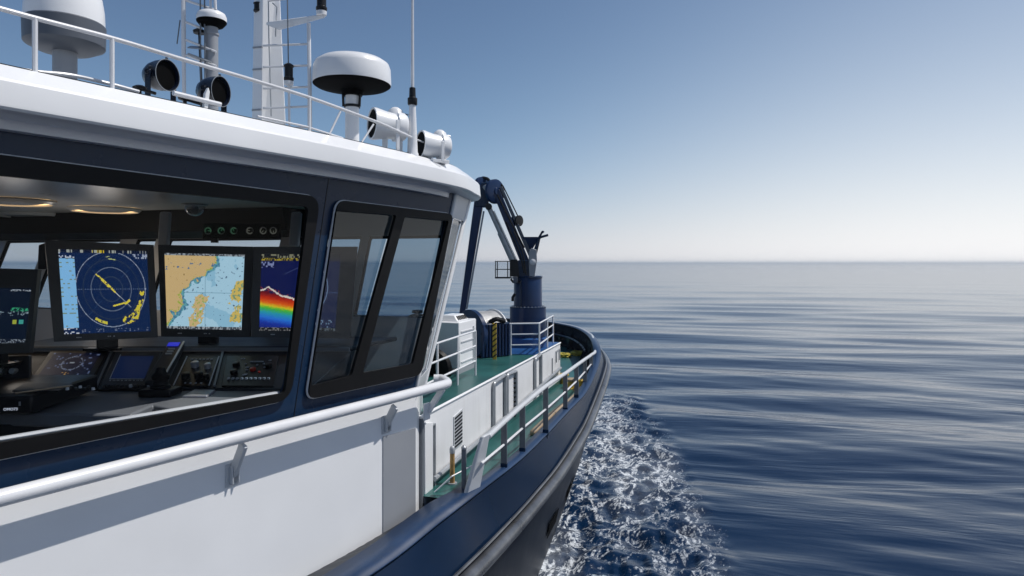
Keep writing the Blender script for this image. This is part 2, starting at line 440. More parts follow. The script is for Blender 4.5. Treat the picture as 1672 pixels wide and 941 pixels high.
# keep the big window's aft end on its own plane coordinates
w1o = rpoly([W(1.80, .425), wp(517, 322), wp(468, 652), W(1.80, -.735)], .10, 8)
w1i = rpoly([W(1.90, .335), wp(497, 338), wp(459, 641), W(1.90, -.66)], .03, 5)
mb = MB(); mb.holes([W(.5, -.87), Aedge(-.87), Aedge(ZT + .03), W(.5, ZT + .03)], [w1o, w2o])
mb.build('side_wall', M['navy'], ship, smooth=0, solid=(.05, -1), fix=False)
# panel seam
mb = MB(); mb.bar(wp(537, 291, .001), wp(478.5, 690, .001), .004, .003, WN); mb.build('panel_seam', M['black'], ship, smooth=0)
def window(name, outer, panes, g, lab=None, out=.012, deep=.022):
    mb = MB(); n = len(outer)
    o1 = [p + WN * out for p in outer]
    inn = panes
    mb.holes(o1, [[p + WN * out for p in h] for h in inn])
    fr = mb.build(name, M['rubber'], ship, smooth=0, solid=(deep, -1), fix=False)
    if lab: fr['label'] = lab
    mb = MB(); mb.tube([p + WN * (out + .002) for p in outer], .0075, 8, closed=True); mb.build('trim', M['lgrey'], fr)
    mb = MB(); ctr = sum(outer, V()) / n
    mb.tube([lerp(p, ctr, .022) + WN * (out + .003) for p in outer], .005, 6, closed=True); mb.build('seal', M['black'], fr)
    for h in inn:
        mb = MB(); mb.quad(*[p + WN * .002 for p in h]); mb.build('pane', g, fr, smooth=0, fix=False)
    return fr
f1 = window('window_frame', w1o, [w1i], M['glass1'])
f2 = window('window_frame', w2o, [w2a, w2b], M['glass2'])
mb = MB(); mb.bar(W(1.92, -.655, -.02), wp(455, 641.5, -.02), .018, .03, WN); mb.build('sill_highlight', M['lgrey'], f1, bevel=.01)  # thin sill bar, its highlight line put in as light grey paint
mb = MB(); mb.tube([wp(648, 356, .012), wp(577, 612, .012)], .008, 8); mb.build('mullion_bead', M['rubber'], f2)
# white lower wall
lowp = [W(.5, 0, .012), W(4.55, 0, .012), W(4.70, 0, .012)]
path = lowp + [W(4.70, 0, .012) + V((.004, .06, 0)), Bedge(-.93) + V((0, .02, 0)), S(4.72, -2.6, 0), S(4.72, 2 * T0 + 2.2, 0)]
path = rpath(path, .05)
mb = MB(); mb.grid([[V((p.x, p.y, z)) for p in path] for z in (-.868, -1.3, -1.86)])
lw = mb.build('lower_wall', M['white'], ship, smooth=50)
mb = MB(); mb.prism([wp(625, 713, .014), wp(678, 699, .014), wp(678, 845, .014), wp(625, 876, .014)], WN * .004); mb.build('grey_panel', M['grey'], lw, smooth=0)
# corner window between side wall and front wall
mb = MB()
zt2, zb2 = .345, -.80
mb.quad(Aedge(zt2), Bedge(zt2), Bedge(ZT + .04), Aedge(ZT + .04)); mb.build('corner_panel', M['lgrey'], ship, smooth=0, solid=(.03, 0)); mb = MB(); mb.quad(Aedge(-.95), Bedge(-.95), Bedge(zb2), Aedge(zb2))
mb.build('corner_panel', M['lgrey'], ship, smooth=0, solid=(.03, 0))
mb = MB(); mb.bar(Bedge(-.99), Bedge(ZT + .05), .045, .05, B); bp = mb.build('corner_pillar', M['white'], ship, bevel=.012)
mb = MB(); mb.bar(Aedge(-.88), Aedge(ZT + .03), .03, .03, WN); mb.build('corner_pillar', M['lgrey'], ship, bevel=.008)
mb = MB(); mb.tube(rpath([lerp(Aedge(zb2), Bedge(zb2), .12), lerp(Aedge(zt2), Bedge(zt2), .12), lerp(Aedge(zt2), Bedge(zt2), .8), lerp(Aedge(zb2), Bedge(zb2), .8)], .05), .012, 8, closed=True)
cf = mb.build('corner_window_frame', M['chrome'], ship)
mb = MB(); mb.quad(Aedge(zb2), Bedge(zb2), Bedge(zt2), Aedge(zt2)); mb.build('pane', M['glass3'], cf, smooth=0)
# front wall with its windows
def FW(t, z): return S(4.7 + .3986 * (z + .93), t, z)
def tpx(x, y=400): return st(fpl(x, y))[1]
tE = 2 * T0 + 1.75
zh, zs = .222, -.44
edges = [(12, 76), (93, 198), (224, 256), (276, 460), (488, 590), (602, 726)]
hol = []
for a, b in edges:
    ta, tb = tpx(a), tpx(b); hol.append([FW(ta, zs), FW(tb, zs), FW(tb, zh), FW(ta, zh)])
tB = st(Bedge(0))[1]
mb = MB(); mb.holes([FW(tE, -1.1), FW(-2.10, -1.1), FW(-1.965, ZT + .04), FW(tE, ZT + .04)], hol)
mb.build('front_wall', M['cream'], ship, smooth=0, solid=(.05, 0))
for hq in hol:
    mb = MB(); ring = rpoly(hq, .03, 4); mb.tube(ring, .018, 8, closed=True); fr = mb.build('front_window_frame', M['rubber'], ship)
    mb = MB(); mb.quad(*ring); mb.build('pane', M['glass3'], fr, smooth=0)
# black headliner box above the front windows, inside
mb = MB(); mb.prism([FW(tE, zh + .005) - A * .03, FW(tE, ZT) - A * .03, FW(tE, ZT) - A * .45, FW(tE, zh + .06) - A * .30], B * (tpx(495) - tE)); mb.build('headliner', M['header'], ship, bevel=.01)
for xa, xb in ((266, 258), (480, 471)):
    mb = MB(); mb.bar(yp(xa + 5, 347, 5.25), yp(xb + 9, 402, 5.2), .075, .05, V((0, 1, 0))); mb.build('inner_pillar', M['lgrey'], ship, bevel=.01)
# port and aft walls, floor, ceiling
pw = [W(.5, 0), W(5.0, 0)]
pm = [mir(p) for p in pw]
def wallq(p, q, name, cuts, g='glass3'):
    P = lambda k, z: V((lerp(p.x, q.x, k), lerp(p.y, q.y, k), z))
    hs_ = [[P(a_, -.5), P(b_, -.5), P(b_, .25), P(a_, .25)] for a_, b_ in cuts]
    mb = MB(); mb.holes([P(0, -1.8), P(1, -1.8), P(1, ZT), P(0, ZT)], hs_); mb.build(name, M['cream'], ship, smooth=0, solid=(.05, 0))
    for hq in hs_:
        mb = MB(); ring = rpoly(hq, .03, 4); mb.tube(ring, .018, 8, closed=True); fr = mb.build('window_frame', M['rubber'], ship)
        mb = MB(); mb.quad(*ring); mb.build('pane', M[g], fr, smooth=0)
wallq(pm[0], pm[1], 'port_wall', [(.05, .33), (.37, .64), (.68, .93)])
wallq(W(.5, 0), pm[0], 'aft_wall', [(.1, .45), (.55, .9)])
flo = [W(.5, 0, -.06), W(4.7, 0, -.06), S(4.8, -2.3, 0), S(4.8, 2 * T0 + 2.3, 0), mir(W(4.7, 0, -.06)), mir(W(.5, 0, -.06))]
mb = MB(); mb.quad(*[V((p.x, p.y, -1.75)) for p in flo]); mb.build('wheelhouse_floor', M['grey'], ship, smooth=0)
cl = [W(.5, 0, -.02), W(5.05, 0, -.02), Bedge(.4), S(5.22, 2 * T0 + 2.1, 0), S(5.22, 2 * T0 + 1.7, 0), mir(W(5.0, 0, -.02)), mir(W(.5, 0, -.02))]
mb = MB(); mb.prism([V((p.x, p.y, .47)) for p in cl], UP * .03); mb.build('ceiling', M['ceil'], ship, smooth=0)

# roof: a swept fascia round the wheelhouse
def rz(s): k = max(0, min(1, (s - 3.6) / 1.4)); return -.022 * k * k * (3 - 2 * k)
half = [W(Y, 0, .2) for Y in (.3, 1.5, 2.5, 3.3, 4.0, 4.45)]
crv = catmull([tuple(p) for p in (W(4.45, 0, .2), V((-.365, 4.85, 0)), V((-.285, 5.25, 0)), V((-.262, 5.5, 0)), V((-.30, 5.75, 0)), V((-.45, 5.93, 0)), V((-.75, 6.06, 0)), S(5.62, -3.0, 0), S(5.68, T0, 0))], 6)
half += [V(p) for p in crv[1:]]
edge = both(half)
ne = len(edge)
def outn(i):
    a, b = edge[max(i - 1, 0)], edge[min(i + 1, ne - 1)]; t = (b - a).normalized(); return V((t.y, -t.x, 0))
prof = [(-.14, .738), (-.106, .738), (-.094, .735), (-.010, .667), (-.002, .655), (.006, .572), (.005, .562), (-.004, .553), (-.02, .549), (-.15, .546), (-.152, .543), (-.156, .508), (-.2, .506)]
grid = []
for o, z in prof:
    grid.append([edge[i] + outn(i) * o + UP * (z + rz(st(edge[i])[0])) for i in range(ne)])
mb = MB(); mb.grid(grid); rf = mb.build('roof', M['white'], ship, smooth=14)
mb = MB(); top = grid[0]; hh = ne // 2
for i in range(hh):
    j = ne - 1 - i; q = (top[i], top[i + 1], top[j - 1], top[j]) if i + 1 != j - 1 else (top[i], top[i + 1], top[j])
    mb.quad(*[p - UP * .03 for p in q])
mb.build('roof_deck', M['lgrey'], rf, smooth=0)
mb = MB(); mb.grid([[p + UP * .004 - outn(i) * .0 for i, p in enumerate(grid[1])], [p + UP * .004 - outn(i) * .02 for i, p in enumerate(grid[0])], [p - outn(i) * .02 - UP * .04 for i, p in enumerate(grid[0])]]); mb.build('roof_edge_seam', M['post'], rf, smooth=0)

# ================================================================== RAILS
# wheelhouse handrail
hr = thing('handrail', W(3.4, -1.1, .02), 'thick white tubular handrail along the wheelhouse wall below the windows', 'handrail')
ZH = -.862
ends = W(4.90, ZH, .12)
pth = [W(.5, ZH, .12), W(2.5, ZH, .12), W(4.4, ZH - .003, .12), ends, ends + V((-.07, .13, .01)), W(4.86, ZH + .01, .0) + V((.0, .10, 0))]
mb = MB(); mb.tube(rpath(pth, .06, 6), .033, 18); mb.build('rail', M['tube'], hr)
for u, v, uf, vf in ((398, 726, 380, 775), (645, 664, 631, 693), (-260, 880, -280, 960)):
    mb = MB(); pr = wp(u, v, .11); pf = wp(uf, vf, .02)
    mb.bar(pr, pf, .022, .05, WN); mb.bar(pf - UP * .045 - WD * .015, pf + UP * .045 - WD * .015, .008, .05, WN); mb.bar(pf - UP * .045 + WD * .02, pf + UP * .045 + WD * .02, .008, .05, WN)
    mb.box(pf - WN * .005, WD * .04, WN * .004, UP * .06)
    br = mb.build('bracket', M['lgrey'], hr, bevel=.004)
    for dz in (-.035, .035): mb = MB(); mb.lathe(pf + UP * dz + WD * .028, WN, [(.007, 0), (.007, .008)], 8); mb.build('bolt', M['steel'], br)
mb = MB(); mb.bar(W(4.86, ZH - .03, .10), W(4.80, ZH - .19, .02), .016, .05, WN); mb.box(W(4.79, ZH - .19, .016), WD * .035, WN * .006, UP * .06); mb.build('bracket', M['tube'], hr, bevel=.004)

def railing(name, loc, label, rails, posts, rr_, pr_, mat, mat2=None, group=None, rn='rail'):
    t = thing(name, loc, label, 'railing', group)
    for r_ in rails: mb = MB(); mb.tube(r_, rr_, 10); mb.build(rn, mat, t)
    for a, b in posts: mb = MB(); mb.tube([a, b], pr_, 8); mb.build('post', mat2 or mat, t)
    return t
# roof rail
OF = .09
def rp(u, v): return wp(u, v, OF)
toprail = rpath([W(.8, .945, OF), rp(57, 30), rp(183, 62), rp(290, 95), rp(420, 133), rp(505, 159), rp(625, 203), rp(672, 225)], .2)
posts = []
for (u, v) in ((57, 30), (183, 62), (505, 159)):
    p = rp(u, v); posts.append((p, V((p.x, p.y, .725 + rz(st(p)[0])))))
low = [rpath([W(2.0, .76, OF - .06), rp(57, 113) - WN * .06, rp(130, 117) - WN * .08, rp(185, 134) - WN * .04, rp(235, 148) - WN * .04], .08),
       rpath([rp(283, 152) + WN * .0, rp(360, 171)], .02)]
rt = railing('roof_railing', rp(290, 170), 'thin white pipe railing along the edge of the wheelhouse roof', [toprail], posts, .0098, .0098, M['tube'])
mb = MB(); mb.tube(low[0], .008, 8); mb.build('low_rail', M['tube'], rt)
mb = MB(); mb.tube(low[1], .012, 8); mb.build('low_rail', M['tube'], rt)
mb = MB(); mb.tube([rp(420, 190), rp(500, 207), rp(560, 226)], .006, 6); mb.build('low_rail', M['tube'], rt)
mb = MB(); mb.tube([rp(556, 182), rp(538, 219)], .006, 6); mb.build('brace', M['tube'], rt)
mb = MB(); mb.tube([rp(610, 203), rp(591, 232)], .006, 6); mb.build('brace', M['tube'], rt)
mb = MB(); mb.tube([rp(672, 225), rp(690, 232), rp(722, 240)], .006, 6); mb.build('low_rail', M['tube'], rt)

# bulwark rail with its slanted end plate
g_at = lambda s: min((p for p in inset(gun, .05) if st(p)[1] > T0), key=lambda p: abs(st(p)[0] - s))
pf = [(823, 768, 689), (853, 742, 662), (891, 711, 631), (923, 674, 610), (941, 652, 597), (955, 630, 587), (965, 612, 580), (972, 596, 572.5)]
feet = [zp(u, v, lerp(-1.62, -1.5, max(0, (u - 923) / 50))) for u, v, w in pf]
mids = [yp(797, 713, 4.86)] + [yp(u, w, f.y) for (u, v, w), f in zip(pf, feet)]
bowr = [p + UP * .02 for p in inset(gun, .03) if st(p)[0] > 10.6]
top = [V(p) for p in catmull([tuple(p) for p in mids + bowr[2:8:3]], 5)] + bowr[8:]
br = thing('bulwark_railing', zp(853, 742, -1.62), 'white topped bulwark railing with dark posts curving round the bow', 'railing')
mb = MB(); mb.tube(top, .021, 10); mb.build('top_rail', M['lgrey'], br)
tops = []
for foot, tp in zip(feet, mids[1:]):
    tops.append((tp, foot))
    mb = MB(); mb.bar(foot - UP * .03, tp, .05, .012, A); p_ = mb.build('post', M['post'], br, bevel=.003)
    mb = MB(); mb.bar(foot + UP * .0, foot + UP * .055, .054, .016, A); mb.build('foot', M['navy'], p_)
mr_ = [yp(786, 757, 4.78)] + [lerp(a, b, .47) for a, b in tops]
mb = MB(); mb.tube(mr_, .010, 8); mb.build('mid_rail', M['tube'], br)
mb = MB(); q = [(789, 717), (801, 712), (783, 800), (762, 806)]
poly = [yp(790, 718, 4.79), yp(801, 712, 4.85), None, None]
fa, fb = zp(762, 808, -1.63), zp(784, 800, -1.63)
mb.hexa([fa, fb, fb - B * .03, fa - B * .03], [poly[0] + UP * .02, poly[1] + UP * .02, poly[1] - B * .03 + UP * .02, poly[0] - B * .03 + UP * .02])
mb.build('end_plate', M['lgrey'], br, bevel=.008)

# upper deck railings
def drail(name, label, feet, h, nr, ext=None):
    t = thing(name, feet[0], label, 'railing', 'white pipe railings on the upper deck')
    pts = [f + UP * h for f in feet]
    if ext: pts = [pts[0] + ext] + pts
    for k in range(nr):
        mb = MB(); mb.tube(rpath([p - UP * (h * k / nr) for p in pts], .03), .0095, 8); mb.build('rail', M['tube'], t)
    for f in feet: mb = MB(); mb.tube([f, f + UP * h], .011, 8); mb.build('post', M['tube'], t)
    return t
fa, fb = zp(714, 648, ZU), zp(747, 630, ZU)
drail('deck_railing', 'white three rail railing on the green upper deck beside the wheelhouse corner', [fa, fb, fb + (fb - fa) * 1.05], .44, 3, (fa - fb) * .6)
c0, c1, c2 = zp(834, 581, ZU), zp(880.5, 580, ZU), zp(903, 561, ZU)
drail('deck_railing', 'white pipe guard railing around the foot of the blue crane', [c0, c1, lerp(c1, c2, .55), c2], .38, 3, V((-.2, -.02, 0)))

# ================================================================== ROOF GEAR
def zroof(p): return .70 + rz(st(p)[0]) * .5
# satellite dome
Y = 3.2; c = yp(106, 84, Y); k = Y / F
sd = thing('satellite_dome', V((c.x, c.y, .70)), 'large white satellite dome with grey skirt behind the roof railing', 'satellite dome')
mb = MB(); mb.lathe(c, UP, [(57 * k, 38 * k), (57 * k, 46 * k), (56 * k, 70 * k), (53 * k, 90 * k), (48 * k, 108 * k), (38 * k, 126 * k), (22 * k, 138 * k), (4 * k, 142 * k)], 48); mb.build('dome', M['white'], sd, smooth=60)
mb = MB(); mb.lathe(c, UP, [(18 * k, -2 * k), (40 * k, 0), (56 * k, 8 * k), (57.5 * k, 10 * k), (58.5 * k, 44 * k), (57 * k, 46 * k)], 48); mb.build('skirt', M['sgrey'], sd)
mb = MB(); mb.lathe(V((c.x, c.y, .70)), UP, [(17.5 * k, 0), (17.5 * k, c.z - .70)], 28); mb.build('neck', M['grey'], sd)
# small mushroom antenna
Y = 4.3; c = yp(345.5, 34, Y); k = Y / F
ga = thing('mushroom_antenna', V((c.x, c.y, .70)), 'small white mushroom antenna with black underside on a grey pipe', 'antenna')
mb = MB(); mb.lathe(c, UP, [(23 * k, -1 * k), (23.4 * k, 5 * k), (21 * k, 11 * k), (14 * k, 15 * k), (2 * k, 16 * k)], 32); mb.build('cap', M['white'], ga, smooth=50)
mb = MB(); mb.lathe(c, UP, [(9 * k, -12 * k), (18 * k, -9 * k), (23 * k, -3 * k), (23.2 * k, -1.2 * k)], 32); mb.build('underside', M['matte'], ga)
mb = MB(); mb.lathe(V((c.x, c.y, .70)), UP, [(10.5 * k, 0), (10 * k, c.z - .70 - 9 * k)], 20); mb.lathe(c - UP * 24 * k, UP, [(11.5 * k, 0), (11.5 * k, 4 * k)], 20); mb.build('pole', M['grey'], ga)
mb = MB(); q = c + V((-20 * k, 0, -21 * k)); mb.lathe(q, UP, [(9 * k, 0), (10 * k, 4 * k), (4 * k, 8 * k)], 16); mb.tube([q, V((q.x + .03, q.y, .72))], 2.0 * k, 6); mb.build('horn', M['black'], ga)
# rung frame left of it
Y = 4.25; k = Y / F
af = thing('antenna_frame', V((yp(300, 150, Y).x, Y, .70)), 'white tubular ladder frame beside the small mushroom antenna', 'ladder')
mb = MB(); mb.tube([yp(301, 190, Y), yp(300, 92, Y)], 3.2 * k, 8); mb.tube([yp(300, 92, Y), yp(299.5, -40, Y)], 3.6 * k, 8); mb.build('stile', M['tube'], af)
mb = MB(); mb.tube([yp(352, 16, Y), yp(349, -40, Y)], 2.4 * k, 8); mb.tube([yp(344, 16, Y), yp(342, -40, Y)], 2.0 * k, 8); mb.build('stile', M['tube'], af)
for (a, b) in (((301, 0), (350, 16)), ((303, 36), (330, 47)), ((303, 65), (353, 85)), ((303, 90), (353, 108)), ((301, -22), (350, -8))):
    mb = MB(); mb.tube([yp(*a, Y), yp(*b, Y + .02)], 2.0 * k, 8); mb.build('rung', M['tube'], af)
mb = MB(); mb.prism([yp(306, 79, Y), yp(345, 83, Y), yp(345, 79, Y + .1), yp(312, 77, Y + .1)], UP * .008); mb.tube([yp(307, 88, Y), yp(345, 102, Y)], 1.8 * k, 6); mb.build('shelf', M['gtube'], af)
mb = MB(); mb.tube([yp(294, 33, Y), yp(289, 72, Y)], 1.0 * k, 5); mb.build('wire', M['post'], af)
for x in (327, 334):
    mb = MB(); mb.tube([yp(x, -20, Y), yp(x + 1, 180, Y)], 1.2 * k, 5); mb.build('wire', M['post'], af)
# main mast: faceted tapered tower
Y = 4.9; k = Y / F
mst = thing('mast', V((yp(440, 190, Y).x, Y, .70)), 'white faceted steel mast tower with side arm behind the roof railing', 'mast')
def sect(y, xl, xm, xr): return [yp(xl, y, Y + .06), yp(xm, y, Y - .02), yp(xr, y, Y + .05), yp(xr - 4, y, Y + .22), yp(xl + 4, y, Y + .24)]
mb = MB(); mb.hexa(sect(260, 410.5, 425.5, 469), sect(-60, 416, 429, 455)); mb.build('tower', M['white'], mst, smooth=0, bevel=.006)
mb = MB()
for yy, xl, xm in ((78, 413, 428), (114, 412.6, 427.6), (180, 411.6, 426.4)): mb.bar(yp(xl, yy, Y + .055), yp(xm, yy - 1, Y - .025), .008, .012)
mb.build('weld_bands', M['grey'], mst)
mb = MB(); mb.hexa([yp(434, 41, Y - .03), yp(456, 50, Y - .03), yp(530, 30, Y - .12), yp(526, 27, Y - .12)], [yp(434, 36, Y - .03), yp(460, 36, Y - .03), yp(534, 24, Y - .12), yp(526, 23, Y - .12)]); mb.build('arm', M['white'], mst, bevel=.005)
mb = MB(); mb.tube([yp(504, 38, Y - .1), yp(507, 245, Y - .1)], 3.2 * k, 8); mb.build('ladder_stile', M['tube'], mst)
for yy in (72, 107, 142, 174, 208): 
    mb = MB(); mb.tube([yp(430, yy + 3, Y - .03), yp(505, yy, Y - .1)], 1.8 * k, 6); mb.build('ladder_rung', M['tube'], mst)
for pts_ in ([(438, -20), (439, 60), (443, 190)], [(445, 5), (452, 12), (450, 60)]):
    mb = MB(); mb.tube([yp(a, b, Y - .03) for a, b in pts_], 1.0 * k, 5); mb.build('cable', M['gtube'], mst)
mb = MB(); mb.tube([yp(437, 2, Y - .03), yp(470, -2, Y - .02)], 1.6 * k, 6); mb.build('ladder_rung', M['tube'], mst)
def lantern(u, v0, v1, Y, w, label, pole=None):
    k = Y / F; c = yp(u, v1, Y); t = thing('navigation_light', c, label, 'lantern', 'black navigation lanterns on the mast')
    h = (v1 - v0) * k; r = w / 2 * k
    mb = MB(); mb.lathe(c, UP, [(r * .8, 0), (r, h * .08), (r, h * .2), (r * .84, h * .24), (r * .84, h * .78), (r, h * .82), (r, h * .9), (r * .5, h)], 20); mb.build('body', M['black'], t)
    if pole:
        mb = MB(); mb.tube([yp(*pole[0], Y), c + UP * .0], 2.0 * k, 6); mb.lathe(c - UP * 6 * k, UP, [(r * .9, 0), (r * .95, 6 * k)], 16); mb.build('stem', M['tube'], t)
lantern(525, -14, 19, 4.78, 18, 'black navigation lantern standing on the outer end of the mast arm', [(527, 27)])
lantern(471.5, 104, 133, 4.8, 16, 'black navigation lantern on a thin stem between the mast and its ladder', [(473, 250)])
lantern(421.5, 4, 20, 4.93, 15, 'black navigation lantern strapped to the shaded left face of the mast')
mb = MB(); mb.tube([yp(469, -30, 4.8), yp(471, 105, 4.8)], 1.1 * k, 5); tag(mb.build('wire', M['post'], None, loc=yp(471, 105, 4.8)), 'thin wire running down to the lantern beside the mast', 'wire')
# radar
Y = 4.88; c = yp(575, 139, Y); k = Y / F
rd = thing('radar_dome', V((c.x, c.y, .69)), 'wide white round radar dome with black underside on a white pole', 'radar')
mb = MB(); mb.lathe(c, UP, [(62.5 * k, 0), (63 * k, 4 * k), (62 * k, 26 * k), (59 * k, 34 * k), (50 * k, 40 * k), (30 * k, 42 * k), (3 * k, 42.5 * k)], 64); mb.build('dome', M['white'], rd, smooth=50)
mb = MB(); mb.lathe(c, UP, [(14 * k, -10 * k), (30 * k, -8 * k), (58 * k, -3 * k), (62.2 * k, -.2 * k)], 64); mb.lathe(c - UP * 18 * k, UP, [(16 * k, 0), (19 * k, 8 * k)], 24); mb.build('underside', M['matte'], rd)
mb = MB(); mb.lathe(V((c.x, c.y, .69)), UP, [(13.5 * k, 0), (13.5 * k, .03), (11.5 * k, .03), (11 * k, c.z - .69 - 12 * k)], 28); mb.build('pole', M['white'], rd)
mb = MB(); mb.lathe(c - UP * 37 * k, UP, [(13 * k, 0), (13 * k, 4 * k)], 24)
for sx in (-1, 1): mb.tube([c + V((sx * 13 * k, -.02, -36 * k)), c + V((sx * 14 * k, -.02, -10 * k))], 2.2 * k, 6)
mb.build('clamp', M['black'], rd)
# whip antenna
Y = 4.55; k = Y / F; b0 = yp(673.5, 258, Y)
wa = thing('whip_antenna', b0, 'tall thin white whip antenna with black collar on a tapered white base', 'antenna')
mb = MB(); mb.lathe(b0, UP, [(10 * k, 0), (10 * k, 6 * k), (8.5 * k, 10 * k), (8.2 * k, 20 * k), (5.5 * k, 80 * k), (5.3 * k, 88 * k)], 24); mb.build('base', M['white'], wa)
mb = MB(); mb.lathe(b0, UP, [(7 * k, 86 * k), (8 * k, 88 * k), (8 * k, 97 * k), (5.5 * k, 99 * k), (5 * k, 114 * k), (3 * k, 115 * k)], 20); mb.build('collar', M['black'], wa)
mb = MB(); mb.tube([b0 + UP * 112 * k, b0 + UP * 200 * k, b0 + UP * 420 * k], [2.8 * k, 2.4 * k, 1.6 * k], 8); mb.build('whip', M['tube'], wa)
# navy searchlights
def searchlight(u, v, Y, rpx, axis, label):
    k = Y / F; r = rpx * k; c = yp(u, v, Y); ax = V(axis).normalized()
    foot = V((c.x - ax.x * .5 * r, c.y - ax.y * .5 * r, .70)); t = thing('searchlight', foot, label, 'searchlight', 'navy searchlights on the roof edge')
    mb = MB(); mb.lathe(c, ax, [(r * .3, -1.55 * r), (r * .66, -1.42 * r), (r * .86, -1.05 * r), (r * .96, -.6 * r), (r * .98, -.03 * r), (r, 0), (r * .94, .0), (r * .9, -.25 * r), (r * .7, -.85 * r), (r * .3, -1.1 * r), (.002, -1.15 * r)], 40); mb.build('shell', M['dnavy'], t, smooth=50)
    mb = MB(); mb.lathe(c - ax * .22 * r, ax, [(.002, -.01), (r * .885, -.008), (r * .885, 0), (.002, 0)], 36); mb.build('lens', M['matte'], t)
    mb = MB(); mb.lathe(c, ax, [(r * .985, 0), (r * 1.012, 0), (r * 1.012, .022 * r), (r * .985, .022 * r)], 40, False, False); mb.build('rim', M['gtube'], t)
    side = ax.cross(UP).normalized()
    mb = MB()
    for sgn in (-1, 1):
        a = c - ax * .55 * r + side * sgn * r * 1.04; mb.bar(a + UP * r * .12, a - UP * (a.z - .74), r * .42, r * .1, side)
        mb.lathe(a - side * .1 * r, side, [(r * .2, 0), (r * .2, .2 * r)], 12)
    cc = c - ax * .55 * r; mb.box(V((cc.x, cc.y, .735)), ax * r * .3, side * r * 1.1, UP * .012); mb.box(V((cc.x, cc.y, .715)), ax * r * .9, side * r * .8, UP * .02)
    mb.build('yoke', M['dnavy'], t, bevel=.003)
    mb = MB(); mb.lathe(c - ax * 1.5 * r, ax, [(r * .28, -.25 * r), (r * .3, .1 * r)], 14); mb.lathe(c + UP * r * .95 - ax * .1 * r, UP, [(r * .1, 0), (r * .08, r * .18)], 8); mb.build('knob', M['black'], t)
searchlight(274, 123, 3.35, 25.5, (.955, -.286, -.03), 'navy searchlight nearer the satellite dome, its black mouth under the roof railing')
searchlight(361, 149.5, 3.66, 24.5, (.95, -.22, -.04), 'navy searchlight nearer the mast, with a white strut beside its yoke')
mb = MB(); a = rp(340, 148); mb.prism([rp(333, 178), rp(340, 178), rp(343, 150), rp(341, 143), rp(336, 152)], -WN * .02); tag(mb.build('lamp_strut', M['white'], None, loc=rp(336, 178), bevel=.003), 'white flat strut standing against the yoke of a navy searchlight', 'bracket')
for (u, v, lab) in ((228, 145, 'dark oval deck fitting left of the navy searchlight nearer the satellite dome'), (302, 162, 'dark oval deck fitting between the two navy searchlights')):
    Yq = 3.2 if u < 250 else 3.5; kq = Yq / F; cq = yp(u, v, Yq)
    mb = MB(); mb.lathe(cq, UP, [(4 * kq, -3 * kq), (10 * kq, -1 * kq), (11 * kq, 2 * kq), (6 * kq, 5 * kq)], 18); mb.tube([cq, yp(u + 26, v + 8, Yq)], 2.6 * kq, 8); mb.tube([cq, V((cq.x, cq.y, .70))], 3 * kq, 8)
    tag(mb.build('deck_fitting', M['black'], None, loc=V((cq.x, cq.y, .70))), lab, 'deck fitting', 'dark oval deck fittings on the roof')
# white floodlights
def floodlight(u, v, Y, rpx, axis, label):
    k = Y / F; r = rpx * k; c = yp(u, v, Y); ax = V(axis).normalized(); side = ax.cross(UP).normalized()
    t = thing('floodlight', V((c.x, c.y, .69)), label, 'floodlight', 'white floodlights at the front of the roof')
    mb = MB(); mb.lathe(c, ax, [(r * .25, -1.25 * r), (r * .8, -1.2 * r), (r * .93, -1.0 * r), (r * .95, -.55 * r), (r * .82, -.5 * r), (r * .86, .1 * r), (r, .75 * r), (r * 1.0, .95 * r), (r * .9, .96 * r), (r * .8, .6 * r), (.003, .5 * r)], 36); mb.build('housing', M['white'], t, smooth=40)
    mb = MB(); mb.lathe(c, ax, [(.003, .72 * r), (r * .86, .74 * r), (r * .88, .90 * r), (.003, .9 * r)], 30); mb.build('lens', M['matte'], t)
    mb = MB()
    for sgn in (-1, 1):
        a = c + side * sgn * r * 1.05 - ax * .35 * r; mb.bar(a + UP * .2 * r, V((a.x, a.y, .70)), r * .22, r * .1, side)
    for dx in (-.9, .1): 
        a = c + ax * dx * r; mb.bar(V((a.x, a.y, c.z - r * .8)), V((a.x, a.y, .70)), r * .3, r * .3)
    mb.box(V((c.x, c.y, .712)) - ax * .35 * r, ax * r * .7, side * r * .7, UP * .012); mb.build('yoke', M['white'], t, bevel=.003)
    mb = MB(); mb.lathe(c + UP * r * .9 - ax * .6 * r, UP, [(r * .5, -r * .3), (r * .45, r * .1), (r * .2, r * .3), (.003, r * .33)], 18); mb.build('cap', M['white'], t, smooth=60)
    mb = MB(); mb.tube([c - ax * 1.2 * r, c - ax * 1.5 * r], r * .1, 8); mb.tube([c - ax * .6 * r + UP * r * .95, c - ax * 1.45 * r + UP * r * .85], r * .05, 6); mb.build('bolt', M['gtube'], t)
floodlight(631, 205, 4.5, 26, (-.86, -.5, .03), 'white floodlight between the radar pole and the whip antenna')
floodlight(706, 238, 4.72, 22.5, (-.86, -.5, .03), 'white floodlight at the roof corner, right of the whip antenna')

